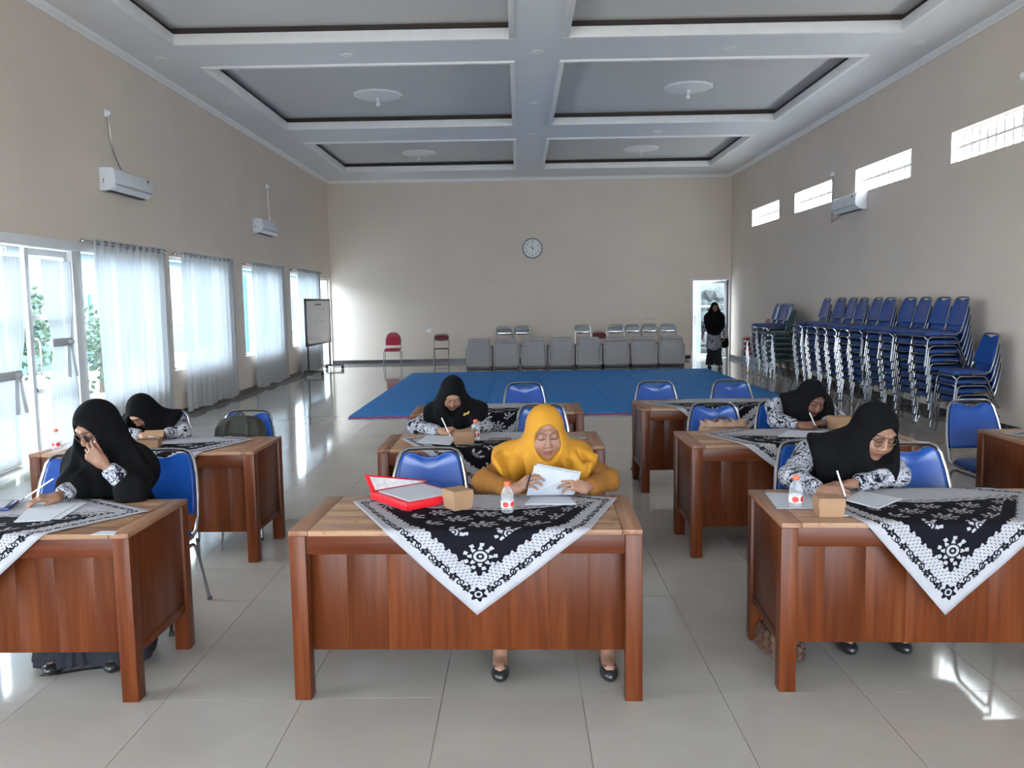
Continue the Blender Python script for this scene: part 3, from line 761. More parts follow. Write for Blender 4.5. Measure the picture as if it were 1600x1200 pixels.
whiteboard()
# plaster patch beside the folding chair
p = at_y(670, 517, YB); MBq = MB().prism([(-.09, -.03), (-.03, -.06), (.05, -.03), (.09, .05), (.02, .07), (-.06, .03)], 0, .004, Matrix.Rotation(math.radians(90), 4, 'X'))
tag(MBq.build('plaster_patch', white_m, None, loc=(p.x, YB, p.z)), 'bare white plaster patch on the wall beside the red folding chair', 'patch')
p = at_y(1015, 498, YB); mb = MB()
for q in range(9): mb.box((-.16+q*.036, -.003, -.012+.006*(q % 3)), (-.16+q*.036+.026, 0, .006+.006*(q % 2)))
tag(mb.build('wall_scribble', plain('pencil_grey', (.30, .28, .26), .8), None, loc=(p.x, YB, p.z)), 'faint pencil scribble on the wall above the armchairs', 'scribble')

# ================================================================== puzzle mat
def puzzle_mat():
    t = thing('puzzle_mat', 'large blue interlocking foam floor mat with a red underside', 'mat', (.95, 12.36, 0), math.radians(.0)); n = 12; dpt = .018
    def outline(S):
        pts = []; a = S/n
        for side in range(4):
            for k in range(n):
                off = dpt if k % 2 else 0.0
                for e in (0, 1):
                    u = -S/2+a*(k+e); v = -S/2+off
                    pts.append([(u, v), (-v, u), (-u, -v), (v, -u)][side])
        out = []
        for p in pts:
            if not out or (abs(p[0]-out[-1][0])+abs(p[1]-out[-1][1])) > 1e-6: out.append(p)
        return out
    S = 1.0; o = outline(S)
    top = MB().prism(o, .014, .027).mesh('mat_tile', matblue_m, False); bot = MB().prism(o, 0, .0138).mesh('underside', matred_m, False)
    cols, rows = 7, 7; sy = 7.6/rows; sxw = 7.05/cols
    for i in range(cols):
        for j in range(rows):
            x = (i-(cols-1)/2)*sxw; y = (j+.5)*sy
            a = link('mat_tile', top, t, (x, y, 0)); a.scale = (sxw*1.004, sy*1.004, 1); b = link('underside', bot, a, (0, 0, 0))
puzzle_mat()
# ================================================================== desks
DH, DW, DD = .75, 1.498, .625
def make_desk(label, loc, rz):
    """Local origin: front left corner on the floor, x along the front, y towards the sitter."""
    t = thing('wooden_desk', label, 'desk', (loc[0], loc[1], 0), rz, 'wooden desks')
    lw = .072; rnd = random.Random(int(loc[0]*100+loc[1]*1000))
    for (x, y) in ((0, 0), (DW-lw, 0), (0, DD-lw), (DW-lw, DD-lw)):
        B('leg', deskfront_m, t, (-lw/2, -lw/2, 0), (lw/2, lw/2, DH-.022), .004, loc=(x+lw/2, y+lw/2, 0))
    B('front_rail', deskrail_m, t, (lw, .006, DH-.105), (DW-lw, .036, DH-.022), .003)
    B('back_rail', deskrail_m, t, (lw, DD-.036, DH-.105), (DW-lw, DD-.006, DH-.022), .003)
    nb = 8; x0, x1 = lw*.6, DW-lw*.6; bw = (x1-x0)/nb
    for k in range(nb):
        B('panel_board', deskfront_m, t, (-bw/2+.0003, 0, -.275), (bw/2-.0003, .018, .275), .0005, loc=(x0+bw*(k+.5), .115+rnd.uniform(-.001, .001), .455))
    for x in (.014, DW-.014-.018):
        B('side_panel', deskfront_m, t, (0, 0, -.25), (.018, DD-2*lw, .25), .002, loc=(x, lw, .475))
        B('side_rail', deskrail_m, t, (x-.004, lw, .195), (x+.022, DD-lw, .235), .003)
    ew = .085
    for x in (0, DW-ew): B('end_board', deskend_m, t, (0, -.004, -.022), (ew, DD+.004, .0006), .004, loc=(x, 0, DH))
    n = 5; pd = (DD+.008)/n
    for k in range(n): B('top_plank', desktop_m, t, (ew+.001, -.004+k*pd+.0008, -.022), (DW-ew-.001, -.004+(k+1)*pd-.0008, 0), .0015, loc=(0, 0, DH+rnd.uniform(-.0006, .0004)))
    return t
DESKS = {'C1': ('worn wooden desk under the red folder, front row centre', -.995, 3.458, -.033), 'C2': ('wooden desk of the woman writing behind the yellow headscarf', -.945, 5.405, .006), 'C3': ('unoccupied wooden desk nearest the blue mat, centre row', -.95, 7.12, .010),
         'R1': ('wooden desk of the woman with round glasses, front right', 1.102, 3.48, -.0447), 'R2': ('wooden desk with the brown pleated bag behind it', 1.112, 5.37, .008), 'R3': ('unoccupied wooden desk in front of two empty chairs, back row right', 1.06, 7.25, 0.0),
         'L1': ('dark wooden desk at the lower left under a fallen sheet of light', -1.674-1.498, 3.467, -.009), 'L2': ('wooden desk beside the chair holding the backpack', -1.757-1.498, 5.42, -.0115), 'FR': ('dark wooden desk cut off by the right edge beside an empty chair', 3.23, 5.245, 0.0)}
DESKS['L1'] = ('dark wooden desk of the woman touching her nose', )+DESKS['L1'][1:]
desk = {}
for k, (lab, x, y, a) in DESKS.items(): desk[k] = make_desk(lab, (x, y), a)
def on_desk(k, X_, Y_):
    """World point -> desk local (u along the front, v from the front edge)."""
    _, x, y, a = DESKS[k]; dx, dy = X_-x, Y_-y; return dx*math.cos(a)+dy*math.sin(a), -dx*math.sin(a)+dy*math.cos(a)

# ================================================================== batik table cloths, laid corner to the front
def cloth(k, label, apex_x, drop, L, R, cl, cr, back=.22, seed=0):
    """apex_x, L, R in world; cl/cr: world x where the edges cross the front edge."""
    _, dx, dy, a = DESKS[k]; t = tag(bpy.data.objects.new('tablecloth', None), label, 'tablecloth', 'batik table cloths')
    ua = on_desk(k, apex_x, dy)[0]; A = Vector((ua, -drop)); Lp = Vector(on_desk(k, *L)); Rp = Vector(on_desk(k, *R))
    ul = on_desk(k, cl, dy)[0]; ur = on_desk(k, cr, dy)[0]; Bk = Vector((ua, DD+back))
    def pl(P, Q, mid, tt):
        if mid is None: return P.lerp(Q, tt)
        l1, l2 = (mid-P).length, (Q-mid).length; f = l1/(l1+l2)
        return P.lerp(mid, tt/f) if tt < f else mid.lerp(Q, (tt-f)/(1-f))
    N = 56; vs = []; uvs = []; fs = []; rnd = random.Random(seed); p0 = rnd.random()*6
    e_al = lambda q: pl(A, Lp, Vector((ul, 0)), q); e_ar = lambda q: pl(A, Rp, Vector((ur, 0)), q)
    e_lb = lambda q: pl(Lp, Bk, None, q); e_rb = lambda q: pl(Rp, Bk, None, q)
    for i in range(N+1):
        s = i/N                       # s along A->R, t along A->L
        for j in range(N+1):
            q = j/N
            P = (e_ar(s)*(1-q)+e_lb(s)*q)+(e_al(q)*(1-s)+e_rb(q)*s)-(A*(1-s)*(1-q)+Rp*s*(1-q)+Lp*(1-s)*q+Bk*s*q)
            u, v = P.x, P.y; z = DH+.0042; y = v; rad = .012
            def bend(e):
                if e < rad*1.57: return -rad*math.sin(e/rad), -rad*(1-math.cos(e/rad))
                return -rad, -rad-(e-rad*1.57)
            if v < 0:
                oy, oz = bend(-v); y = -.006+oy-.010*min(1, -v*5)*(1+math.sin(u*13+p0))*.5; z += oz
            elif v > DD:
                oy, oz = bend(v-DD); y = DD+.006-oy; z += oz
            else: z += .0012*math.sin(u*31+p0)*math.sin(v*27)+.0012
            vs.append((u, y, z)); uvs.append((s, q))
    for i in range(N):
        for j in range(N): q = i*(N+1)+j; fs.append((q, q+N+1, q+N+2, q+1))
    bpy.data.objects.remove(t)
    o = MB().add(vs, fs)
    me = bpy.data.meshes.new('tablecloth'); me.from_pydata(vs, [], fs); ul_ = me.uv_layers.new(name='UVMap')
    for lp in me.loops: ul_.data[lp.index].uv = uvs[lp.vertex_index]
    for p in me.polygons: p.use_smooth = True
    me.materials.append(batik_m); ob = link('tablecloth', me, None, (dx, dy, 0), (0, 0, a)); tag(ob, label, 'tablecloth', 'batik table cloths')
    sm = ob.modifiers.new('thickness', 'SOLIDIFY'); sm.thickness = .0012; sm.offset = 1
    return ob
cloth('C1', 'black and white batik cloth under the red folder', -.194, .372, (-.82, 3.96), (.46, 3.95), -.59, .29, seed=1)
cloth('C2', 'batik cloth on the desk of the woman with a gold brooch', -.18, .36, (-.84, 5.80), (.46, 5.74), -.67, .31, seed=2)
cloth('C3', 'batik cloth on the unoccupied centre desk near the blue mat', -.20, .36, (-.80, 7.55), (.42, 7.55), -.62, .25, seed=3)
cloth('R1', 'batik cloth under the papers of the woman with round glasses', 1.785, .405, (1.36, 4.0), (2.48, 3.95), 1.44, 2.20, seed=4)
cloth('R2', 'batik cloth on the desk with the brown pleated bag behind it', 1.92, .37, (1.28, 5.82), (2.5, 5.85), 1.44, 2.36, seed=5)
cloth('R3', 'batik cloth on the back row desk before two empty chairs', 1.80, .37, (1.12, 7.66), (2.46, 7.66), 1.36, 2.22, seed=6)
cloth('L1', 'batik cloth on the desk of the woman touching her nose', -2.44, .37, (-3.1, 3.9), (-1.74, 3.83), -2.90, -2.02, seed=7)
cloth('L2', 'batik cloth on the desk beside the backpack chair', -2.52, .37, (-3.14, 5.9), (-1.90, 5.89), -2.96, -2.09, seed=8)
cloth('FR', 'batik cloth on the desk cut off by the right edge', 4.0, .36, (3.27, 5.62), (4.66, 5.7), 3.6, 4.4, seed=9)

# ================================================================== stacking chairs
def make_chair(label, group, vinyl=blue_m, seatm=bluefab_m, round_back=False):
    """Local: faces -y; seat top .46, back top .885."""
    t = thing('stacking_chair', label, 'chair', (0, 0, 0), 0, group); r = .0105
    # seat cushion
    poly = round_poly(.43, .42, .06, 5); mb = MB(); n = len(poly); vs = []; fs = []
    for (z, s) in ((.400, .93), (.408, .99), (.43, 1.0), (.447, .985), (.457, .92), (.460, .6)): vs += [(x*s, y*s, z+.012*(1-(x/.22)**2)*(z > .44)-.006*(-y/.21 > .8)) for x, y in poly]
    for k in range(5): fs += [(k*n+i, k*n+(i+1) % n, (k+1)*n+(i+1) % n, (k+1)*n+i) for i in range(n)]
    fs += [tuple(range(n))[::-1], tuple(range(5*n, 6*n))]; mb.add(vs, fs).build('seat', seatm, t, 'all', loc=(0, -.01, 0))
    # back shape in (x, z), leaned
    lean = lambda z: .205+(z-.43)*.28
    if round_back:
        pts = [(-.205, .52), (-.215, .62), (-.205, .72), (-.165, .81), (-.09, .868), (0, .885), (.09, .868), (.165, .81), (.205, .72), (.215, .62), (.205, .52)]
        pad = [(x*.94, .53+(z-.52)*.95) for x, z in pts]
    else:
        pts = [(-.222, .52), (-.215, .62), (-.200, .74), (-.178, .835), (-.155, .868), (-.12, .882), (-.05, .885), (.05, .885), (.12, .882), (.155, .868), (.178, .835), (.200, .74), (.215, .62), (.222, .52)]
        pad = [(-.205, .53), (-.203, .60), (-.19, .72), (-.172, .81), (-.155, .852), (-.12, .866), (-.085, .862), (-.05, .846), (0, .838), (.05, .846), (.085, .862), (.12, .866), (.155, .852), (.172, .81), (.19, .72), (.203, .60), (.205, .53)]
    frame = [(-.214, -.02, .415), (-.216, .15, .415), (-.218, lean(.46)-.01, .445)]+[(x, lean(z), z) for x, z in pts]+[(.218, lean(.46)-.01, .445), (.216, .15, .415), (.214, -.02, .415)]
    MB().tube(frame, r, 8).build('back_frame', chrome_m, t, True)
    n = len(pad); cz = sum(z for _, z in pad)/n; layers = ((-.013, .9), (-.017, .965), (-.008, 1.0), (.008, 1.0), (.014, .96)); vs = []; fs = []
    vs.append((0, lean(cz)-.022, cz))
    for (dy, s) in layers: vs += [(x*s, lean(cz+(z-cz)*s)+dy, cz+(z-cz)*s) for x, z in pad]
    vs.append((0, lean(cz)+.016, cz)); q = len(layers)
    fs += [(0, 1+(i+1) % n, 1+i) for i in range(n)]
    for k in range(q-1): fs += [(1+k*n+i, 1+k*n+(i+1) % n, 1+(k+1)*n+(i+1) % n, 1+(k+1)*n+i) for i in range(n)]
    fs += [(1+q*n, 1+(q-1)*n+i, 1+(q-1)*n+(i+1) % n) for i in range(n)]
    MB().add(vs, fs).build('backrest', vinyl, t, 'all')
    for s in (-1, 1):
        x = s*.228; pth = fillet([(x+s*.008, -.232, .012), (x, -.195, .385), (x, .150, .385), (x+s*.008, .300, .012)], .06, 5)
        MB().tube(pth, r, 8).build('leg_frame', chrome_m, t, True)
        for y in (-.233, .302): MB().lathe([(.014, 0), (.014, .022)], 8, (x+s*.008, y, 0)).build('foot_cap', black_m, t, True)
    MB().tube([(-.229, -.205, .36), (-.215, -.236, .392), (.215, -.236, .392), (.229, -.205, .36)], .0095, 6).build('front_crossbar', chrome_m, t, True)
    KIDS[t.name] = list(t.children); return t
PI = math.pi
blue_chair = make_chair('blue chrome chair left empty beside the red folder', 'blue chairs at the desks')
blue_chair.location = (-.515, 4.33, 0)
def chair_at(x, y, label, rz=0.0, src=None, group='blue chairs at the desks', z=0):
    c = copy_tree(src or blue_chair); c.location = (x, y, z); c.rotation_euler = (0, 0, rz); tag(c, label, None, group); return c
chair_at(.12, 4.50, 'blue chair under the woman in the yellow headscarf')
chair_at(-2.50, 4.30, 'empty blue chair behind the pen hand of the woman touching her nose')
chair_at(-2.07, 4.42, 'blue chair under the woman touching her nose')
chair_at(-2.80, 6.20, 'blue chair under the bowed woman near the curtains')
chair_at(-2.135, 6.17, 'blue chair holding the dark backpack')
chair_at(.17, 6.24, 'empty blue chair just behind the yellow headscarf')
chair_at(-.46, 6.32, 'blue chair under the woman with the gold brooch')
chair_at(.045, 8.03, 'empty blue chair behind the centre desk by the mat')
chair_at(1.35, 7.97, 'empty blue chair behind the back row desk, nearer the centre aisle')
chair_at(2.10, 7.97, 'empty blue chair behind the back row desk, nearer the stacks')
chair_at(1.515, 6.19, 'blue chair holding the brown pleated bag')
chair_at(2.06, 6.26, 'blue chair under the woman writing before the chair stacks')
chair_at(1.65, 4.40, 'blue chair under the woman with round glasses')
chair_at(2.125, 4.26, 'empty blue chair right beside the woman with round glasses', -.05)
chair_at(3.50, 6.12, 'empty blue chair in front of the stacks by the right edge', .05)
# stacks along the right wall, seats towards the room
PITCH_Z = .111
SY = [10.80, 11.28, 11.76, 12.24, 12.84, 13.32, 13.80, 14.28, 14.80, 15.50]
rnd = random.Random(11)
def stack(y, n, where, src, x=5.45, group='stacked blue chairs along the right wall', colour='blue'):
    rz0 = -PI/2+rnd.uniform(-.04, .04); x0 = x+rnd.uniform(-.02, .02)
    for k in range(n):
        pos = 'topmost' if k == n-1 else ('bottom' if k == 0 else ORD[k]+' from the floor')
        chair_at(x0-.013*k, y, f'{colour} chrome chair, {pos} in {where}', rz0+rnd.uniform(-.012, .012), src, group, k*PITCH_Z)
stack(10.20, 4, 'the short stack nearest the camera', blue_chair)
for i, y in enumerate(SY): stack(y, 8, f'the {ORD[i]} tall stack behind the short one', blue_chair)
for i, y in enumerate((17.62, 18.08, 18.54)): stack(y, 7, f'the {ORD[i]} blue stack past the teal chairs', blue_chair, 5.47)
teal_chair = make_chair('x', 'x', teal_m, teal_m, True)
red_rb = make_chair('x', 'x', redv_m, redv_m, True)
stack(17.12, 6, 'the dark stack between the blue ones', teal_chair, 5.36, 'stacked teal chairs', 'dark teal')
stack(19.15, 4, 'the red stack near the back door', red_rb, 5.42, 'stacked red chairs', 'red')
def drop_tree(o):
    for c in list(o.children): drop_tree(c)
    bpy.data.objects.remove(o)
# single red chair with rounded back by the back wall
red_rb.location = (-3.50, 23.0, 0); red_rb.rotation_euler = (0, 0, .06); tag(red_rb, 'red round backed chair alone against the back wall', 'chair', 'chairs against the back wall'); red_rb.name = 'banquet_chair'
drop_tree(teal_chair)

# ---- folding chairs
def folding_chair(label, padm, loc, rz=0, group='folding chairs by the back wall', src=None):
    if src:
        c = copy_tree(src); c.location = loc; c.rotation_euler = (0, 0, rz); tag(c, label, None, group); return c
    t = thing('folding_chair', label, 'chair', loc, rz, group); r = .0105
    for s in (-1, 1):
        x = s*.205
        MB().tube([(x, -.21, .01), (x, .0, .36), (x, .10, .55), (x*.97, .19, .74)], r, 8).build('leg', dullchrome_m, t, True)
        MB().tube([(x*.93, .26, .01), (x*.93, .06, .40), (x*.93, -.02, .44)], r, 8).build('leg', dullchrome_m, t, True)
    MB().tube(fillet([(-.199, .19, .74), (-.19, .20, .80), (-.12, .21, .825), (.12, .21, .825), (.19, .20, .80), (.199, .19, .74)], .05, 4), r, 8).build('top_rail', dullchrome_m, t, True)
    vs = []; fs = []; nx = 10
    for z, dz in ((.645, 0), (.70, .0), (.76, 0), (.80, -.01)):
        for i in range(nx+1):
            u = i/nx*2-1; e = 1-abs(u)**4; vs.append((u*.19, .125+(z-.6)*.40+.02*(1-u*u), .72+(z-.72)*(.55+.45*e)))
    for j in range(3):
        for i in range(nx): q = j*(nx+1)+i; fs.append((q, q+1, q+nx+2, q+nx+1))
    o = MB().add(vs, fs).build('backrest', padm, t, 'all'); sm = o.modifiers.new('t', 'SOLIDIFY'); sm.thickness = .018
    MB().prism(round_poly(.39, .36, .07, 5, 0, -.03), .425, .45).build('seat', padm, t, True, .008)
    MB().tube([(-.195, .20, .12), (.195, .20, .12)], .008, 6).build('crossbar', dullchrome_m, t, True)
    MB().tube([(-.2, -.14, .12), (.2, -.14, .12)], .008, 6).build('crossbar', dullchrome_m, t, True)
    KIDS[t.name] = list(t.children); return t
fc = folding_chair('maroon folding chair standing open beside the red chair', maroon_m, (-2.15, 22.95, 0), .03)
cx = [-.41, .07, 1.73, 2.61, 3.09, 3.54, 4.02]
labs = ['chrome folding chair behind the second armchair', 'chrome folding chair behind the gap of second and third armchairs', 'chrome folding chair behind the fifth armchair, alone', 'chrome folding chair behind the sixth armchair', 'chrome folding chair between the sixth and seventh armchairs', 'chrome folding chair behind the seventh armchair', 'chrome folding chair behind the last armchair by the door']
fs_ = None
for x, lab in zip(cx, labs):
    o = folding_chair(lab, dullchrome_m, (x, 22.55, 0), random.uniform(-.12, .12), 'chrome folding chairs behind the armchairs', fs_)
    o.scale = (1.05, 1.0, 1.235)
    if fs_ is None: fs_ = o
o = folding_chair('maroon folding chair peeking over between fifth and sixth armchairs', maroon_m, (2.17, 22.5, 0), 0, 'folding chairs by the back wall', fc); o.scale = (1, 1, 1.02)

# ---- row of grey armchairs, backs to the camera
def armchair(label, x, src=None):
    if src:
        c = copy_tree(src); c.location = (x, 20.95, 0); c.rotation_euler = (0, 0, random.uniform(-.012, .012)); tag(c, label); return c
    t = thing('armchair', label, 'armchair', (x, 20.95, 0), 0, 'grey armchairs in a row')
    w2 = .335
    B('back_panel', sofa_m, t, (-.275, 0, .075), (.275, .10, .665), .018)
    B('headrest', sofa_m, t, (-.27, -.006, .672), (.27, .16, .735), .022)
    B('back_cushion', sofa_m, t, (-.26, .10, .40), (.26, .22, .775), .03)
    B('seat_cushion', sofa_m, t, (-.26, .16, .26), (.26, .72, .42), .03)
    B('base', sofa_m, t, (-.275, .08, .075), (.275, .72, .26), .012)
    for s in (-1, 1):
        a = (-w2, -.272) if s < 0 else (.272, w2)
        B('arm', sofa_m, t, (a[0], .02, .075), (a[1], .74, .565), .02)
        MB().tube(fillet([(s*.285, -.004, .09), (s*.285, -.004, .66)], .01), .007, 6).build('piping', sofalt_m, t, True)
        for y in (.06, .68): MB().lathe([(.025, 0), (.03, .08)], 10, (s*.29, y, 0)).build('leg', black_m, t, True)
    MB().tube([(-.27, -.004, .668), (.27, -.004, .668)], .008, 6).build('piping', sofalt_m, t, True)
    MB().tube([(-.27, -.004, .085), (.27, -.004, .085)], .008, 6).build('piping', sofalt_m, t, True)
    B('underside_block', black_m, t, (-.28, .03, .015), (.28, .70, .078), 0, False)  # black block filling the gap under the base
    KIDS[t.name] = list(t.children); return t
a0 = None
for i in range(8):
    where = ['leftmost of the row', 'second from the left in the row', 'third from the left in the row', 'fourth from the left in the row', 'fifth from the left in the row', 'sixth from the left in the row', 'seventh from the left in the row', 'last of the row, next to the open door'][i]
    a = armchair('grey upholstered armchair seen from behind, '+where, -1.37+.346+i*.693, a0); a0 = a0 or a

# ================================================================== small things on the desks
def bottle(label, loc, h=.14, rz=0, empty=True, src=None, capm=cap_m):
    t = thing('water_bottle', label, 'bottle', loc, rz, 'small drinking water bottles'); s = h/.14; m = Matrix.Scale(s, 4)
    prof = [(.022, 0), (.027, .004), (.028, .02), (.0275, .04), (.0285, .055), (.0275, .065), (.0285, .078), (.027, .088), (.020, .104), (.012, .116), (.011, .124)]
    MB().lathe(prof, 20, m=m).build('bottle_body', pet_m, t, 'all')
    MB().lathe([(.0135, .121), (.0140, .124), (.0140, .136), (.012, .139)], 16, m=m).build('cap', capm, t, True)
    vs = []; fs = []; n = 16
    mb = MB().lathe([(.0289, .026), (.0292, .028), (.0292, .054), (.0289, .056)], 24, m=m); mb.f = [f for f in mb.f if len(f) == 4]
    lab = mb.build('label_band', labelw_m, t, 'all')
    for a0_, a1_, mm in ((-150, -95, label_m), (-80, -35, label_m)):
        vs = []; fs = []
        for k in range(9):
            a = math.radians(a0_+(a1_-a0_)*k/8); hh = .013*math.sqrt(max(0, 1-((k-4)/4.3)**2)) if mm is label_m else .012
            vs += [(m @ Vector((.0296*math.cos(a), .0296*math.sin(a), .041-hh))), (m @ Vector((.0296*math.cos(a), .0296*math.sin(a), .041+hh)))]
        MB().add(vs, [(2*k, 2*k+2, 2*k+3, 2*k+1) for k in range(8)]).build('label_print', mm, lab)
    return t
p = at_z(793, 803, .758); bottle('small water bottle with orange cap before the woman in yellow', (p.x, p.y+.025, .759), .142, .3)
p = at_z(1246, 794, .755); bottle('small water bottle with red cap beside the woman with round glasses', (p.x, p.y+.025, .7515), .15, .2)
p = at_z(743, 690, .758); bottle('small water bottle behind the kraft box of the woman with the brooch', (p.x, p.y+.05, .7585), .145, .2)
p = at_z(84, 705, .758); bottle('small water bottle on the desk by the double door', (p.x, p.y+.04, .7585), .145, .2)
def kraft_box(label, loc, rz, w, d, h, open_lid=False):
    t = thing('snack_box', label, 'box', loc, rz, 'kraft snack boxes')
    mb = MB().add([(-w*.44, -d*.44, 0), (w*.44, -d*.44, 0), (w*.44, d*.44, 0), (-w*.44, d*.44, 0), (-w*.485, -d*.485, h*.7), (w*.485, -d*.485, h*.7), (w*.485, d*.485, h*.7), (-w*.485, d*.485, h*.7)], [(0, 3, 2, 1), (0, 1, 5, 4), (1, 2, 6, 5), (2, 3, 7, 6), (3, 0, 4, 7)]+([(4, 5, 6, 7)] if not open_lid else []))
    o = mb.build('tray', card_m, t); sm = o.modifiers.new('t', 'SOLIDIFY'); sm.thickness = .0012
    if not open_lid:
        mb = MB().add([(-w/2, -d/2, h*.56), (w/2, -d/2, h*.56), (w/2, d/2, h*.56), (-w/2, d/2, h*.56), (-w*.47, -d*.47, h), (w*.47, -d*.47, h), (w*.47, d*.47, h), (-w*.47, d*.47, h)], [(4, 5, 6, 7), (0, 1, 5, 4), (1, 2, 6, 5), (2, 3, 7, 6), (3, 0, 4, 7)])
        o = mb.build('lid', card_m, t); sm = o.modifiers.new('t', 'SOLIDIFY'); sm.thickness = .0015; sm.offset = 1
        B('lid_fold', cardin_m, t, (w*.46, -d/2-.0018, h*.58), (w*.50, -d/2-.0005, h*.74), 0, False)
    else:
        o = MB().add([(-w/2, d/2, h*.7), (w/2, d/2, h*.7), (w/2, d*.5+.05, h*1.2), (-w/2, d*.5+.05, h*1.2)], [(0, 1, 2, 3)]).build('lid', card_m, t); sm = o.modifiers.new('t', 'SOLIDIFY'); sm.thickness = .002
        o = MB().add([(-w/2, -d/2, h*.7), (w/2, -d/2, h*.7), (w*.5, -d*.5-.03, h*.95), (-w*.5, -d*.5-.03, h*.95)], [(0, 1, 2, 3)]).build('flap', card_m, t); sm = o.modifiers.new('t', 'SOLIDIFY'); sm.thickness = .002
        B('wrapper', paper_m, t, (-w*.25, -d*.2, h*.3), (w*.3, d*.25, h*.85), .01, rot=(.2, .3, .1))
    return t
kraft_box('closed kraft snack box beside the red folder', (-.295, 3.79, .7585), math.radians(33), .105, .115, .088)
kraft_box('closed kraft snack box by the water bottle of the woman with round glasses', (1.345, 3.60, .7515), math.radians(-4), .115, .105, .082)
kraft_box('closed kraft snack box of the woman with the brooch', (-.38, 5.555, .7585), 0, .142, .12, .085)
p = at_z(231, 700, .758); kraft_box('opened kraft snack box before the bowed woman', (p.x, p.y+.05, .7585), .15, .13, .12, .08, True)
p = at_z(1306, 668, .758); kraft_box('kraft snack box half hidden behind the woman before the stacks', (p.x, 5.93, .7585), .3, .13, .12, .09)
def sheet(label, pts, z=.7585, name='paper_sheet', n=1, cat='paper', mat=None):
    """A small stack of paper lying flat; pts are world xy corners."""
    c = sum((Vector(p) for p in pts), Vector((0, 0)))/len(pts); h = .0006+.0008*n
    return tag(MB().prism([(p[0]-c.x, p[1]-c.y) for p in pts], 0, h).build(name, mat or paper_m, None, loc=(c.x, c.y, z)), label, cat)
zz = lambda a, b_: at_z(a, b_, .757).to_2d()
sheet('white sheet of paper behind the bottle of the woman with round glasses', [zz(1195, 768), zz(1214, 793), zz(1300, 793), zz(1300, 772)], .7515, n=2)
sheet('white exam paper under the pen of the woman with round glasses', [zz(1318, 782), zz(1372, 796), zz(1409, 781), zz(1345, 769)], n=6)
sheet('white answer sheets under the hand of the woman touching her nose', [zz(22, 817), zz(78, 814), zz(122, 787), zz(52, 787)], n=3)
sheet('spare sheet beside the answer sheets on the left desk', [zz(80, 812), zz(94, 812), zz(136, 786), zz(124, 786)], n=1)
sheet('white paper under the hand of the woman with the brooch', [zz(650, 692), zz(703, 696), zz(716, 682), zz(668, 681)], n=3)
sheet('white paper under the hand of the woman before the stacks', [zz(1215, 683), zz(1275, 684), zz(1292, 675), zz(1232, 673)], n=3)
sheet('white papers by the bottle on the desk near the double door', [zz(95, 703), zz(140, 700), zz(152, 688), zz(110, 690)], n=4)
sheet('flat white paper on the desk before the woman in yellow', [zz(820, 789), zz(900, 789), zz(890, 778), zz(830, 778)], n=4)
sheet('crumpled tissue beside the snack box of the woman with round glasses', [zz(1312, 806), zz(1328, 804), zz(1322, 792), zz(1308, 794)], .7515, 'tissue', 4, 'tissue')
sheet('white card lying at the front edge of the left desk', [zz(140, 834), zz(178, 834), zz(183, 828), zz(158, 828)], .7515, 'card', 1, 'card')
p = at_z(0, 795, .76); t = thing('pencil_case', 'blue flat folder cut off by the left edge of the left desk', 'folder', (p.x-.08, p.y+.02, .7595), .3)
B('cover', plain('navy_plastic', (.012, .03, .16), .35), t, (-.12, -.09, 0), (.12, .09, .012)); B('paper_insert', paper_m, t, (-.11, -.08, .0121), (.10, .08, .016))
p = at_z(781, 687, .759); t = thing('smartphone', 'brown smartphone lying on a white cloth corner', 'phone', (p.x, p.y, .7590), .35)
MB().prism(round_poly(.075, .155, .012, 4), 0, .009).build('phone_body', phone_m, t, True, .002, rot=(0, 0, 1.2)); MB().lathe([(.008, 0), (.008, .0015)], 12, (.05, .012, .009)).build('camera_lens', dark_m, t, True)
# ---- red folder with a raised flap
def red_folder():
    F = Vector((-.525, 3.735)); a = Vector((-.64, .768)); b_ = Vector((.72, .694)); rz = math.atan2(a.y, a.x)-math.pi/2
    t = thing('red_folder', 'open red plastic document folder with white papers', 'folder', (F.x, F.y, .759), rz)   # local y along a, x to the right
    W_, L_ = .30, .335; h = .045
    mb = MB().box((0, 0, 0), (W_, L_, .004)); mb.build('base', redfold_m, t)
    mb = MB().box((0, 0, 0), (.006, L_, h*.75)).box((0, 0, 0), (W_, .006, h*.75)).box((W_-.006, 0, 0), (W_, L_, h*.75)).box((0, L_-.006, 0), (W_, L_, h*.75)); mb.build('rim', redfold_m, t, True, .002)
    mb = MB().box((0, 0, h*.75), (.035, L_, h*.8)).box((.035, 0, h*.75), (W_, .022, h*.8)).box((W_-.03, .022, h*.75), (W_, L_, h*.8)).box((.035, L_-.035, h*.75), (W_-.03, L_, h*.8)); mb.build('inner_border', redfold_m, t)
    B('paper_stack', paper_m, t, (.03, .024, .004), (W_-.02, L_-.03, h*.86), 0, False)
    o = MB().add([(.0, L_-.01, h*.8), (W_, L_-.01, h*.8), (W_+.02, L_-.03, h*.8+.012), (.0, L_+.05, h*.8+.075)], [(0, 1, 2, 3)]).build('flap', redfold_m, t); sm = o.modifiers.new('t', 'SOLIDIFY'); sm.thickness = .003
    o = MB().add([(.02, L_-.018, h*.8+.006), (W_-.01, L_-.02, h*.8+.004), (W_, L_-.036, h*.8+.012), (.02, L_+.034, h*.8+.064)], [(0, 1, 2, 3)]).build('clear_pocket', plain('cloudy_plastic', (.50, .47, .48), .25, var=.15, scale=40), t); sm = o.modifiers.new('t', 'SOLIDIFY'); sm.thickness = .001
red_folder()
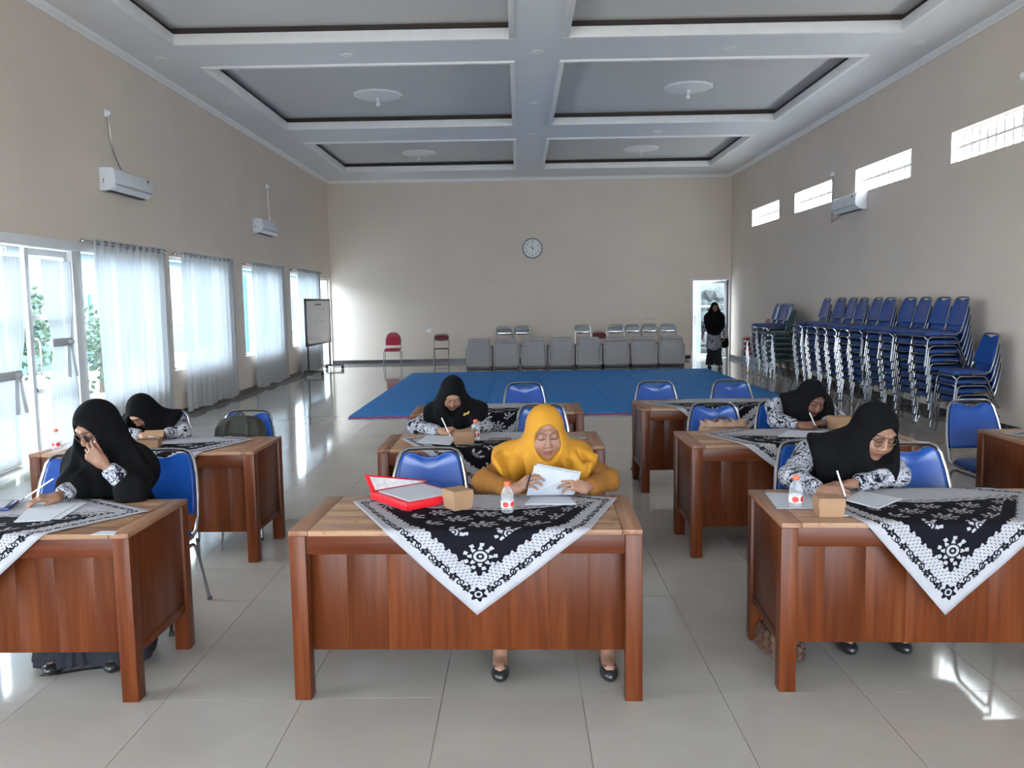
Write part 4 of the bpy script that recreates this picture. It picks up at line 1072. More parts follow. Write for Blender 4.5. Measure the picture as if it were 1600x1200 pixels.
# ---- backpack on the chair
def backpack():
    t = thing('backpack', 'dark olive backpack leaning on the back of a blue chair', 'backpack', (-2.12, 6.17, .46)); t.scale = (1.08, 1, 1.02)
    pts = []; mb = MB(); prof = [(.10, 0), (.165, .02), (.185, .10), (.18, .22), (.165, .32), (.13, .385), (.06, .405)]
    vs = []; fs = []; seg = 24
    for (r, z) in prof:
        for k in range(seg):
            a = 2*PI*k/seg; cx_, sy_ = math.cos(a), math.sin(a)
            ex = abs(cx_)**.6*(1 if cx_ > 0 else -1); ey = abs(sy_)**.6*(1 if sy_ > 0 else -1)
            vs.append((ex*r+.006*math.sin(5*a+z*20), ey*r*.55+z*.22+.005*math.sin(4*a), z))
    for i in range(len(prof)-1): fs += [(i*seg+k, i*seg+(k+1) % seg, (i+1)*seg+(k+1) % seg, (i+1)*seg+k) for k in range(seg)]
    fs += [tuple(range(seg))[::-1], tuple((len(prof)-1)*seg+k for k in range(seg))]
    mb.add(vs, fs).build('bag_body', bag_m, t, 'all', loc=(0, .0, 0))
    for s in (-1, 1): MB().tube([(s*.05, .06, .40), (s*.075, -.03, .35), (s*.085, -.075, .22), (s*.11, -.09, .06)], .014, 6).build('strap', bag_m, t, True)
    MB().tube(arc((0, .06, .40), .035, 0, 180, 8, (0, 2)), .008, 6).build('grab_loop', bag_m, t, True)
    MB().tube([(-.13, -.06, .28), (-.05, -.085, .30), (.05, -.085, .30), (.13, -.06, .28)], .003, 5).build('zip', dark_m, t, True)
backpack()
# ---- brown pleated bag on the chair, gathered at the top
def pleated_bag():
    t = thing('pleated_bag', 'brown pleated handbag standing on a blue chair', 'handbag', (1.515, 6.14, .462)); seg = 72; vs = []; fs = []
    prof = [(.19, 0), (.205, .06), (.20, .16), (.185, .25), (.165, .305), (.172, .33)]
    for i, (r, z) in enumerate(prof):
        for k in range(seg):
            a = 2*PI*k/seg; pl_ = 1+.05*math.cos(a*11)*min(1, z*4); vs.append((math.cos(a)*r*pl_, math.sin(a)*r*.38*pl_+z*.2, z+(.008*math.cos(a*11) if i == 5 else 0)))
    for i in range(len(prof)-1): fs += [(i*seg+k, i*seg+(k+1) % seg, (i+1)*seg+(k+1) % seg, (i+1)*seg+k) for k in range(seg)]
    fs += [tuple(range(seg))[::-1]]
    MB().add(vs, fs).build('bag_body', brown_m, t, 'all')
    MB().tube(fillet([(-.06, .05, .32), (-.03, .06, .355), (.03, .06, .355), (.06, .05, .32)], .03), .007, 6).build('handle', dark_m, t, True)
    MB().lathe([(.16, 0), (.001, .002)], 30, (0, .06, .29)).build('lining', dark_m, t, True); t.children[-1].scale = (1, .38, 1)
pleated_bag()
# ---- brown ruffled bag lying on the floor behind the front right desk
def ruffle_bag():
    t = thing('ruffled_bag', 'dark brown ruffled bag on the floor behind the front right desk leg', 'bag', (1.24, 3.93, 0), .1); t.scale = (.55, .72, .72)
    mb = MB(); seg = 40; vs = []; fs = []
    prof = [(.10, 0), (.145, .02), (.15, .09), (.12, .15), (.05, .18)]
    for i, (r, z) in enumerate(prof):
        for k in range(seg): a = 2*PI*k/seg; vs.append((math.cos(a)*r*(.9+.05*math.cos(7*a)), math.sin(a)*r*1.5, z))
    for i in range(len(prof)-1): fs += [(i*seg+k, i*seg+(k+1) % seg, (i+1)*seg+(k+1) % seg, (i+1)*seg+k) for k in range(seg)]
    fs += [tuple(range(seg))[::-1], tuple((len(prof)-1)*seg+k for k in range(seg))]
    mb.add(vs, fs).build('bag_body', brownd_m, t, 'all')
    for q, (zc, rr) in enumerate(((.035, .17), (.085, .172), (.13, .15))):
        n = 120; vs = []; fs = []
        for k in range(n+1):
            a = 2*PI*k/n; wob = .016*math.sin(a*17+q); c_, s_ = math.cos(a), math.sin(a)
            vs += [(c_*(rr*.86), s_*(rr*1.38), zc+.018), (c_*(rr+wob), s_*(rr*1.55+wob), zc-.016+.012*math.cos(a*17+q))]
        MB().add(vs, [(2*k, 2*k+2, 2*k+3, 2*k+1) for k in range(n)]).build('ruffle', brownd_m, t, 'all')
ruffle_bag()

# ---- dark strap on the floor under the left desk
P0 = [at_z(x, y, 0) for x, y in ((63, 1056), (95, 1053), (130, 1047), (165, 1043), (192, 1037))]; c0 = P0[2]; vs = []; fs = []
for i, p in enumerate(P0): vs += [(p.x-c0.x, p.y-c0.y-.010, .002), (p.x-c0.x, p.y-c0.y+.012, .002+.004*(i % 2)), (p.x-c0.x, p.y-c0.y-.010, .0005), (p.x-c0.x, p.y-c0.y+.012, .0005)]
for i in range(4): a = 4*i; fs += [(a, a+4, a+5, a+1), (a+2, a+3, a+7, a+6), (a, a+2, a+6, a+4), (a+1, a+5, a+7, a+3)]
tag(MB().add(vs, fs).build('bag_strap', dark_m, None, loc=(c0.x, c0.y, 0)), 'black strap trailing on the floor under the left desk', 'strap')
# ================================================================== people, grown as smooth signed-distance bodies
def v3(p): return np.array(p, dtype=np.float32)
def s_cone(P, a, b, r1, r2):
    a, b = v3(a), v3(b); ab = b-a; t = np.clip(((P-a) @ ab)/max(1e-9, float(ab @ ab)), 0, 1)
    return np.linalg.norm(P-a-t[:, None]*ab, axis=1)-(r1+(r2-r1)*t)
def s_ell(P, c, r, R=None):
    q = P-v3(c)
    if R is not None: q = q @ R
    r = v3(r); k0 = np.linalg.norm(q/r, axis=1); k1 = np.linalg.norm(q/(r*r), axis=1)
    return k0*(k0-1)/np.maximum(k1, 1e-6)
def smin(a, b, k):
    h = np.maximum(k-np.abs(a-b), 0)/k; return np.minimum(a, b)-h*h*k*.25
def smax(a, b, k): return -smin(-a, -b, k)
def nets(fn, lo, hi, h):
    """Naive surface nets of fn on a grid; returns (verts, quads)."""
    lo, hi = np.array(lo, float), np.array(hi, float); n = np.ceil((hi-lo)/h).astype(int)+1
    ax = [lo[i]+h*np.arange(n[i]) for i in range(3)]
    Bk = 6; nbk = -(-n//Bk); npad = nbk*Bk
    cen = [lo[i]+h*(np.arange(nbk[i])*Bk+(Bk-1)/2) for i in range(3)]
    Cn = np.stack(np.meshgrid(*cen, indexing='ij'), -1).reshape(-1, 3).astype(np.float32)
    dc = fn(Cn).astype(np.float32); act = np.abs(dc) < h*Bk*.5*1.74*1.5+.012
    o3 = np.stack(np.meshgrid(*[h*(np.arange(Bk)-(Bk-1)/2)]*3, indexing='ij'), -1).reshape(-1, 3).astype(np.float32)
    blk = np.repeat(dc[:, None], Bk**3, 1); ia = np.where(act)[0]
    for i in range(0, len(ia), 900):
        j = ia[i:i+900]; blk[j] = fn((Cn[j][:, None, :]+o3[None]).reshape(-1, 3)).reshape(len(j), -1)
    out = blk.reshape(*nbk, Bk, Bk, Bk).transpose(0, 3, 1, 4, 2, 5).reshape(npad)[:n[0], :n[1], :n[2]].copy()
    F = out.reshape(n); F[0] = F[-1] = 1; F[:, 0] = F[:, -1] = 1; F[:, :, 0] = F[:, :, -1] = 1
    S = F < 0; c = [slice(0, -1), slice(1, None)]
    corners = [(i, j, k) for i in (0, 1) for j in (0, 1) for k in (0, 1)]
    anyb = np.zeros(n-1, bool); allb = np.ones(n-1, bool)
    for A in corners:
        q = S[tuple(c[i] for i in A)]; anyb |= q; allb &= q
    on = anyb & ~allb; base = np.argwhere(on); M_ = len(base); idx = -np.ones(n-1, np.int32); idx[on] = np.arange(M_)
    fv = {A: F[base[:, 0]+A[0], base[:, 1]+A[1], base[:, 2]+A[2]] for A in corners}
    cnt = np.zeros(M_); acc = np.zeros((M_, 3)); quads = []
    for A in corners:
        for d in range(3):
            if A[d]: continue
            Bc = list(A); Bc[d] = 1; fa, fb = fv[A], fv[tuple(Bc)]; x = (fa < 0) != (fb < 0)
            t = np.where(x, fa/np.where(x, fa-fb, 1), 0); cnt += x
            for q in range(3): acc[:, q] += np.where(x, A[q]+(t if q == d else 0), 0)
    V = lo+h*(base+acc/cnt[:, None])
    for d in range(3):
        e1, e2 = [(1, 2), (2, 0), (0, 1)][d]; sl0 = [slice(None)]*3; sl1 = [slice(None)]*3; sl0[d] = slice(0, -1); sl1[d] = slice(1, None)
        a, b = S[tuple(sl0)], S[tuple(sl1)]; E = np.argwhere(a != b)
        E = E[(E[:, e1] > 0) & (E[:, e2] > 0) & (E[:, e1] < n[e1]-1) & (E[:, e2] < n[e2]-1)]
        if not len(E): continue
        o1 = np.zeros(3, int); o1[e1] = 1; o2 = np.zeros(3, int); o2[e2] = 1
        g = lambda M: idx[M[:, 0], M[:, 1], M[:, 2]]
        Q = np.stack([g(E-o1-o2), g(E-o2), g(E), g(E-o1)], 1); fl = ~a[tuple(E.T)]; Q[fl] = Q[fl][:, ::-1]; quads.append(Q)
    return V, np.concatenate(quads)
def quick_mesh(name, parts, mat, cols=None):
    V = np.concatenate([p[0] for p in parts]); off = 0; Q = []
    for p in parts: Q.append(p[1]+off); off += len(p[0])
    Q = np.concatenate(Q); me = bpy.data.meshes.new(name)
    me.vertices.add(len(V)); me.vertices.foreach_set('co', V.astype(np.float32).ravel())
    me.loops.add(len(Q)*4); me.loops.foreach_set('vertex_index', Q.astype(np.int32).ravel())
    me.polygons.add(len(Q)); me.polygons.foreach_set('loop_start', (np.arange(len(Q))*4).astype(np.int32))
    try: me.polygons.foreach_set('loop_total', np.full(len(Q), 4, np.int32))
    except Exception: pass
    me.polygons.foreach_set('use_smooth', np.ones(len(Q), bool)); me.update(calc_edges=True); me.validate()
    if cols is not None:
        at = me.color_attributes.new('Col', 'FLOAT_COLOR', 'POINT'); at.data.foreach_set('color', np.concatenate([cols, np.ones((len(cols), 1))], 1).astype(np.float32).ravel())
    me.materials.append(mat); return me
def box_of(pts, rad):
    A = np.array([list(p) for p in pts]); return A.min(0)-rad, A.max(0)+rad
def head_frame(yaw, pitch, roll=0.0):
    """Rows: right, forward, up of the head. yaw>0 turns to the picture's right, pitch>0 looks down, roll>0 tilts the crown to the picture's right."""
    y, p = math.radians(yaw), math.radians(pitch)
    f = np.array([math.sin(y)*math.cos(p), -math.cos(y)*math.cos(p), -math.sin(p)])
    r = np.array([math.cos(y), math.sin(y), 0.0]); u = np.cross(f, r); u = u if u[2] > 0 else -u
    c, s = math.cos(math.radians(roll)), math.sin(math.radians(roll))
    r2, u2 = r*c-u*s, u*c+r*s
    return np.stack([r2, f, u2]).astype(np.float32)       # world = local @ R
SKIN = {'light': (.27, .14, .094), 'mid': (.22, .108, .068), 'deep': (.155, .072, .047)}
def head_sdf(Q, open_eyes=False):
    d = s_ell(Q, (0, -.012, .022), (.076, .092, .095))
    d = smin(d, s_ell(Q, (0, .022, -.043), (.065, .062, .076)), .03)
    d = smin(d, s_ell(Q, (0, .055, -.097), (.026, .024, .020)), .03)
    for s in (-1, 1):
        d = smin(d, s_ell(Q, (s*.038, .056, -.032), (.030, .030, .032)), .025)
        d = smin(d, s_cone(Q, (s*.012, .083, .036), (s*.045, .068, .036), .010, .008), .014)
        d = smax(d, -s_ell(Q, (s*.031, .101, .012), (.021, .020, .014)), .014)
        d = smin(d, s_ell(Q, (s*.031, .0705, .011), (.0175, .016, .0135)), .005)
        d = smin(d, s_ell(Q, (s*.0125, .0925, -.029), (.0085, .010, .0075)), .006)
    d = smin(d, s_cone(Q, (0, .082, .020), (0, .101, -.022), .0065, .0105), .010)
    d = smax(d, -s_cone(Q, (-.028, .094, -.0600), (.028, .094, -.0600), .0035, .0035), .006)
    d = smin(d, s_ell(Q, (0, .0825, -.0535), (.021, .0095, .0065)), .006)
    d = smin(d, s_ell(Q, (0, .0815, -.0665), (.018, .0095, .0072)), .006)
    return d
def head_cols(Q, base, open_eyes=False):
    c = np.tile(np.array(base), (len(Q), 1)); x, y, z = Q[:, 0], Q[:, 1], Q[:, 2]; ax = np.abs(x)
    def mix(m, col, k=1.0): c[m] = c[m]*(1-k)+np.array(col)*k
    mix((ax < .045) & (z > -.05) & (z < -.01) & (ax > .02) & (y > .04), (base[0]*1.08, base[1]*.9, base[2]*.88), .5)
    mix((ax < .021-.3*np.abs(z+.060)) & (np.abs(z+.060) < .0105) & (y > .068), (base[0]*.78, base[1]*.42, base[2]*.46), .8)
    mix((ax < .020) & (np.abs(z+.0600) < .0018) & (y > .066), (.11, .035, .03), .8)
    zb = .0335+.005*np.sin(np.clip((ax-.010)/.042, 0, 1)*math.pi)
    mix((ax > .016) & (ax < .050) & (np.abs(z-zb) < .0036) & (y > .045), (.05, .03, .022), .7)
    ze = .0045-.004*np.cos(np.clip((ax-.031)/.018, -1, 1)*math.pi*.5)
    mix((np.abs(ax-.031) < .0185) & (np.abs(z-ze) < .0028) & (y > .05), (.025, .015, .012), .9)
    mix((np.abs(ax-.031) < .018) & (np.abs(z-.017) < .0018) & (y > .05), (base[0]*.6, base[1]*.5, base[2]*.5), .7)
    mix((np.abs(ax-.011) < .005) & (np.abs(z+.037) < .0035) & (y > .08), (.08, .03, .025), .8)
    return c
def hand_joints(W, d, n, side, curls, thumb, scale=.93, spread=(.12, .03, -.05, -.14)):
    """W wrist, d wrist->knuckles, n palm normal; side +1 right hand (thumb = d x n). curls: 4x3 degrees."""
    d = Vector(d).normalized(); n = Vector(n); n = (n-d*n.dot(d)).normalized(); t = d.cross(n)*side; W = Vector(W); sg = []
    offs = (.031, .011, -.010, -.029); fw = (.083, .087, .082, .073); ln = ((.042, .025, .020), (.046, .029, .021), (.043, .027, .020), (.034, .021, .018)); rad = (.0088, .0090, .0086, .0076)
    pal = []
    for i in range(4):
        base = W+(t*(offs[i]*.72))*scale+d*.006*scale; k = W+(t*offs[i]+d*fw[i]-n*.004)*scale
        pal.append((base, k, .0125*scale, .0115*scale)); dirn = (d+t*spread[i]).normalized(); P = k; ang = 0
        for j in range(3):
            ang += math.radians(curls[i][j]); dv = dirn*math.cos(ang)+n*math.sin(ang); N = P+dv*ln[i][j]*scale
            sg.append((P, N, rad[i]*scale*(1-.08*j), rad[i]*scale*(.94-.10*j))); P = N
    b = W+(d*.022+t*.024+n*.008)*scale; pal.append((W+d*.004+t*.012*scale, b, .013*scale, .014*scale)); P = b
    a0, a1, a2 = thumb        # thumb: (out angle from d towards t, towards palm n, bend)
    dv = (d*math.cos(math.radians(a0))+t*math.sin(math.radians(a0))); dv = (dv*math.cos(math.radians(a1))+n*math.sin(math.radians(a1))).normalized()
    for j, (L_, r_) in enumerate(((.040, .0115), (.031, .0098), (.024, .0088))):
        N = P+dv*L_*scale; sg.append((P, N, r_*scale, r_*.88*scale)); P = N
        dv = (dv+(d*.5+n*.6-t*.35)*math.radians(a2)*.8).normalized()
    return pal, sg
def hand_mesh(W, E, d, n, side, curls, thumb, scale=.93, fore=.13, res=.0030):
    pal, sg = hand_joints(W, d, n, side, curls, thumb, scale); W = Vector(W); E = Vector(E); back = (E-W).normalized()
    def fn(P):
        p = None
        for (a, b, r1, r2) in pal:
            q = s_cone(P, a, b, r1, r2); p = q if p is None else smin(p, q, .014)
        p = smin(p, s_cone(P, W+Vector(d).normalized()*.01, W+back*fore, .0215, .028), .022)
        f = None
        for i in range(0, 15, 3):
            g = None
            for (a, b, r1, r2) in sg[i:i+3]:
                q = s_cone(P, a, b, r1, r2); g = q if g is None else smin(g, q, .003)
            f = g if f is None else np.minimum(f, g)
        return smin(p, f, .006)
    pts = [W+back*fore]+[q for s in sg for q in s[:2]]+[q for s in pal for q in s[:2]]
    lo, hi = box_of(pts, .034); return nets(fn, lo, hi, res), pal, sg
GRIP = ((48, 42, 18), (56, 52, 26), (62, 62, 32), (66, 66, 34))     # holding a pen
FLAT = ((12, 10, 6), (12, 12, 6), (14, 12, 6), (16, 14, 8))
SOFT = ((25, 28, 14), (28, 32, 16), (32, 34, 18), (36, 36, 18))
HOLD = ((18, 34, 16), (22, 38, 18), (26, 40, 18), (30, 40, 20))
def person(label, base, head, sh, hip, arms, knees, ankles, hij_m, tun_m, skirt_mt, hem, skin='mid', glasses=False, fold=.006, skirt_r=.085, hands=True, standing=False, brooch=None, shoes=True, res=.009, hem_c=None, skirt_hem=.06, cape=.02, headscale=1.0, hres=.0034):
    """sh: (left image shoulder, right image shoulder); arms: per side (elbow, wrist, hand dict or None)."""
    t = thing('person', label, 'person', base); t.location = Vector(base); o = Vector(base)
    L3 = lambda p: Vector(p)-o
    hc, yaw, pit, rol = head; R = head_frame(yaw, pit, rol); hc = L3(hc); H0 = v3(hc)
    S = [L3(p) for p in sh]; hip = L3(hip); A = [(L3(a[0]), L3(a[1]), a[2] if len(a) > 2 else None) for a in arms]
    neck_top = hc+Vector(np.array((0, -.025, -.075)) @ R); mid_s = (S[0]+S[1])/2; neck = mid_s+Vector((0, 0, .035))
    # ---- body: one skin mesh of head, neck, trunk, legs and hands
    parts = []; cols = []; sk = SKIN[skin]
    def f_head(P):
        Q = ((P-H0) @ R.T)/headscale; d = head_sdf(Q)*headscale; return smin(d, s_cone(P, neck_top, neck, .050, .055), .03)
    hp = [hc+Vector(q) for q in ((.13, .13, .14), (-.13, -.13, -.15))]+[neck]
    lo, hi = box_of(hp, .03); m = nets(f_head, lo, hi, hres); parts.append(m); cols.append(head_cols((((m[0]-H0) @ R.T)/headscale).astype(np.float32), sk))
    chest = mid_s.lerp(hip, .42); K = [L3(k) for k in knees]; N_ = [L3(k) for k in ankles]
    def f_trunk(P):
        d = s_cone(P, mid_s+Vector((0, 0, -.03)), hip, .085, .11); d = smin(d, s_cone(P, S[0], S[1], .04, .04), .05)
        for i in (0, 1):
            d = smin(d, s_cone(P, S[i], A[i][0], .038, .032), .04); d = smin(d, s_cone(P, A[i][0], A[i][1], .031, .022), .02)
            hx = hip+Vector((.085*(-1 if i == 0 else 1), 0, -.02)); d = smin(d, s_cone(P, hx, K[i], .075, .05), .05); d = smin(d, s_cone(P, K[i], N_[i], .048, .033), .03)
            d = smin(d, s_ell(P, N_[i]+Vector((0, -.05, -.035)), (.036, .095, .028)), .03)
        return d
    lo, hi = box_of([mid_s, hip, *S, *K, *N_, A[0][0], A[0][1], A[1][0], A[1][1]], .16); m = nets(f_trunk, lo, hi, .017); parts.append(m); cols.append(np.tile(np.array(sk), (len(m[0]), 1)))
    info = []
    for i in (0, 1):
        hd = A[i][2]
        if hd:
            m, pal, sg = hand_mesh(A[i][1], A[i][0], hd['d'], hd['n'], 1 if i == 0 else -1, hd.get('c', SOFT), hd.get('t', (38, 18, 25)), hd.get('s', .93)); info.append((pal, sg))
            parts.append(m); cc = np.tile(np.array(sk)*1.02, (len(m[0]), 1))
            for q in range(2, 15, 3):      # nails
                tip = v3(sg[q][1]); nm = Vector(hd['n']).normalized(); dd = (sg[q][1]-sg[q][0]).normalized(); up_ = -(nm-dd*nm.dot(dd)).normalized()
                w_ = np.linalg.norm(m[0]-(tip+v3(up_)*.007-v3(dd)*.001), axis=1) < .0055; cc[w_] = np.array((.50, .30, .25))
            cols.append(cc)
    link('body', quick_mesh('body', parts, skin_m, np.concatenate(cols)), t)
    # ---- tunic with sleeves
    rnd = np.random.RandomState(abs(hash(label)) % 1000 if False else len(label)*7 % 1000); ph = rnd.rand(8)*6.28
    def wr(P, a): return a*(np.sin(P[:, 0]*38+P[:, 2]*21+ph[0])*np.sin(P[:, 2]*33-P[:, 1]*27+ph[1])+.6*np.sin(P[:, 1]*61+P[:, 2]*47+ph[2])*np.sin(P[:, 0]*55+ph[3]))
    def f_tor(P):
        d = s_cone(P, mid_s+Vector((0, .0, -.045)), hip+Vector((0, -.01, .0)), .118, .150)
        d = smin(d, s_ell(P, mid_s+Vector((0, -.05, -.16)), (.150, .10, .12)), .06)
        d = smin(d, s_cone(P, S[0], S[1], .058, .058), .06)
        if standing: d = smin(d, s_cone(P, hip, hip+Vector((0, 0, -.27)), .155, .185), .05)
        else:
            for i in (0, 1): d = smin(d, s_cone(P, hip+Vector((.09*(-1 if i == 0 else 1), -.04, -.01)), hip.lerp(K[i], .55), .115, .10), .05)
        return d
    def f_arms(P, cut=.03):
        d = None
        for i in (0, 1):
            e, w_ = A[i][0], A[i][1]; wc = w_+(e-w_).normalized()*cut
            q = smin(s_cone(P, S[i], e, .064, .056), s_cone(P, e, wc, .055, .041), .03); q = smax(q, (P-v3(wc)) @ v3((w_-e).normalized()), .012)
            d = q if d is None else np.minimum(d, q)
        return d
    def f_tunic(P): return smin(f_tor(P), f_arms(P), .05)+wr(P, .0045)
    lo, hi = box_of([mid_s, hip+Vector((0, 0, -.3 if standing else -.1)), *S, A[0][0], A[0][1], A[1][0], A[1][1], hip.lerp(K[0], .55), hip.lerp(K[1], .55)], .19)
    m = nets(lambda P: smax(f_tunic(P), -s_cone(P, neck_top, mid_s, .052, .058), .01), lo, hi, .011); link('tunic', quick_mesh('tunic', [m], tun_m), t)
    # ---- skirt
    def f_skirt(P):
        d = None
        for i in (0, 1):
            hx = hip+Vector((.08*(-1 if i == 0 else 1), .0, -.02)); bt = N_[i].copy(); bt.z = L3((0, 0, skirt_hem)).z
            q = smin(s_cone(P, hx, K[i], .085 if standing else .115, skirt_r), s_cone(P, K[i], bt+Vector((0, .01, 0)), skirt_r, skirt_r*1.15), .05); d = q if d is None else smin(d, q, .16)
        d = d+.008*np.sin(np.arctan2(P[:, 1]-float(N_[0].y), P[:, 0]-float(hip.x))*15+ph[4])*np.clip((float(K[0].z)-P[:, 2])*4, 0, 1)
        return np.maximum(d, L3((0, 0, skirt_hem)).z-P[:, 2])
    lo, hi = box_of([hip, *K, *N_], .22); m = nets(f_skirt, lo, hi, .013); link('skirt', quick_mesh('skirt', [m], skirt_mt), t)
    # ---- headscarf: close around the face, falling as a cape over shoulders and chest
    hemc = L3(hem_c) if hem_c else neck+Vector((0, -.05, 0))
    def f_hij(P):
        Q = ((P-H0) @ R.T)/headscale
        d = s_ell(Q, (0, -.014, .020), (.092, .112, .116)); d = smin(d, s_ell(Q, (0, .006, -.075), (.082, .092, .075)), .05)
        d = d*headscale
        d = smin(d, s_cone(P, hc+Vector(np.array((0, -.02, -.06)) @ R), neck, .088, .095), .05)
        cp = f_tor(P)
        for i in (0, 1):
            cp = smin(cp, s_cone(P, S[i], S[i].lerp(A[i][0], 1.0), .064, .064), .07)
            lat = Vector((-.05 if i == 0 else .05, .03, -.085*headscale)); cp = smin(cp, s_cone(P, hc+lat, S[i]+Vector((0, 0, .0)), .06, .06), .10)
        cp = cp-cape
        front = s_cone(P, hc+Vector(np.array((0, .03, -.11)) @ R), mid_s+Vector((0, -.10, -.17)), .06, .085); cp = smin(cp, front, .07)
        ang = np.arctan2(P[:, 0]-float(neck.x), -(P[:, 1]-float(neck.y))+.05)
        dn = np.clip((float(hc.z)-.075*headscale-P[:, 2])*26, 0, 1)
        cp = cp+fold*dn*(1-1.7*np.abs(np.sin(ang*6.5+ph[5]+P[:, 2]*5))+.5*np.sin(ang*23+ph[6]+P[:, 2]*9))
        if fold > .01: cp = cp+.7*fold*dn*(1-2*np.abs(np.sin(P[:, 0]*40+2.2*np.sin(P[:, 2]*11+ph[7]))))
        q = P-v3(hemc); cp = smax(cp, np.sqrt((q[:, 0]/hem[0])**2+(q[:, 1]/hem[1])**2+(q[:, 2]/hem[2])**2)*min(hem)-min(hem), .012)
        d = smin(d, cp, .06)
        op = s_ell(Q, (0, .10, -.012), (.0625, .088, .086))*headscale; d = smax(d, -op, .010)
        return d
    lo, hi = box_of([hc+Vector((0, 0, .12)), *S, S[0].lerp(A[0][0], .8), S[1].lerp(A[1][0], .8), A[0][0]+Vector((0, -.03, 0)), A[1][0]+Vector((0, -.03, 0)), hemc+Vector((0, 0, -hem[2]*.8)), hemc+Vector((hem[0]*.85, -hem[1]*.7, 0)), hemc+Vector((-hem[0]*.85, hem[1]*.6, 0))], .07)
    m = nets(f_hij, lo, hi, .0075); link('headscarf', quick_mesh('headscarf', [m], hij_m), t)
    # ---- shoes
    if shoes:
        for i in (0, 1):
            n0 = N_[i]; fl = L3((0, 0, 0)).z; c = Vector((n0.x, n0.y, fl))
            def f_sh(P):
                d = s_ell(P, c+Vector((0, -.085, .028)), (.042, .075, .036)); d = smin(d, s_ell(P, c+Vector((0, .02, .034)), (.036, .055, .038)), .04)
                d = smax(d, -s_ell(P, c+Vector((0, -.012, .085)), (.032, .078, .048)), .008); return np.maximum(d, fl+.002-P[:, 2])
            lo, hi = box_of([c+Vector((-.06, -.18, 0)), c+Vector((.06, .10, .08))], .01); m = nets(f_sh, lo, hi, .005); s_ = link('shoe', quick_mesh('shoe', [m], shoe_m), t)
            bw = MB().tube(arc(tuple(c+Vector((-.014, -.105, .066))), .012, 0, 360, 9), .003, 5, True).tube(arc(tuple(c+Vector((.014, -.105, .066))), .012, 0, 360, 9), .003, 5, True); bw.build('bow', shoe_m, s_, True)
    # ---- spectacles
    if glasses:
        M = lambda q: hc+Vector(np.array(q) @ R)
        g = MB(); ring = lambda s: [M((s*.034+.0275*math.cos(a), .1005-.006*abs(math.cos(a)), .006+.0255*math.sin(a))) for a in [2*PI*k/20 for k in range(20)]]
        for s in (-1, 1):
            g.tube(ring(s), .0018, 6, True); g.tube([M((s*.060, .096, .010)), M((s*.077, .06, .012)), M((s*.080, .0, .010))], .0016, 6)
        g.tube([M((-.008, .101, .009)), M((0, .1035, .012)), M((.008, .101, .009))], .0016, 6)
        gl = g.build('spectacles', plain('spectacle_frame_'+str(len(label)), (.035, .02, .018), .3), t, True)
        for s in (-1, 1): MB().add(ring(s), [tuple(range(20))]).build('lens', specdark_m if 'dark glasses' in label else spec_m, gl)
    if brooch:
        b_ = L3(brooch); mb = MB(); pts = [b_+Vector((-.022+.0055*k, -.004, -.010+.0035*k+.009*math.sin(k*2.1))) for k in range(9)]; mb.tube(pts, .0028, 6); mb.tube([b_+Vector((-.02, -.004, .006)), b_+Vector((.018, -.004, .0))], .0022, 6); mb.build('brooch', gold_m, t, True)
    return t
def pen(label, a, b, mat=pen_m, capm=None, group='pens in hand'):
    a, b = Vector(a), Vector(b); t = thing('pen', label, 'pen', a, 0, group); d = b-a
    MB().tube([d*.12, d*.98], .0042, 8).build('barrel', mat, t, True); MB().tube([Vector((0, 0, 0)), d*.06, d*.12], [.0008, .0022, .004], 8).build('tip', pendark_m, t, True); MB().tube([d*.93, d*1.0], .0044, 8).build('end_cap', capm or mat, t, True)
    return t
# ---------------- woman in the yellow headscarf, front row centre
C1 = (.12, 4.50, 0)
eL, wL = at_y(757, 768, 4.16), at_y(806, 790, 3.985); eR, wR = at_y(950, 762, 4.16), at_y(916, 775, 3.985)
eL.z = max(eL.z, .80); eR.z = max(eR.z, .80); wL.z = wR.z = .795
person('woman in a mustard tunic and yellow headscarf reading a sheet of paper', C1, (at_y(852, 677, 4.26), 7, 13, -2), ((-.055, 4.40, .848), (.285, 4.40, .852)), (.12, 4.50, .53),
       ((eL, wL, dict(d=(.55, -.30, .42), n=(.62, .35, -.55), c=HOLD, t=(30, 20, 20))), (eR, wR, dict(d=(-.72, -.18, .30), n=(-.35, .55, -.50), c=HOLD, t=(30, 20, 20)))),
       ((-.02, 4.02, .50), (.30, 4.02, .50)), ((-.11, 3.74, .09), (.385, 3.73, .09)), yellow_m, mustard_m, plain('tan_skirt', (.22, .12, .05), .8), (.285, .32, .37), 'light', fold=.015, hem_c=(.12, 4.32, .96), skirt_hem=.24, headscale=1.10)
# ---------------- woman with the gold brooch, second row centre
hcC2 = at_y(707, 615, 6.10)
e1, w1 = at_y(650, 676, 6.10), at_y(690, 681, 5.90); e2, w2 = at_y(757, 672, 6.06), at_y(735, 684, 5.93)
for q in (e1, w1, e2, w2): q.z = max(q.z, .795)
w1.z = w2.z = .785
person('woman in a black headscarf with a gold brooch writing behind a kraft box', (-.48, 6.36, 0), (hcC2, 6, 42, 4), ((-.64, 6.22, .845), (-.32, 6.22, .85)), (-.48, 6.38, .53),
       ((e1, w1, dict(d=(.85, -.35, .08), n=(.25, .55, -.75), c=GRIP, t=(24, 30, 25))), (e2, w2, dict(d=(-.7, -.5, 0), n=(0, 0, -1), c=FLAT))),
       ((-.62, 5.95, .50), (-.34, 5.95, .50)), ((-.60, 5.88, .08), (-.36, 5.88, .08)), blackcl_m, shirt_m, skirt_m, (.245, .30, .30), 'light', fold=.004, hem_c=(-.48, 6.14, .93), brooch=at_y(729, 647, 5.915), hres=.004, headscale=1.0)
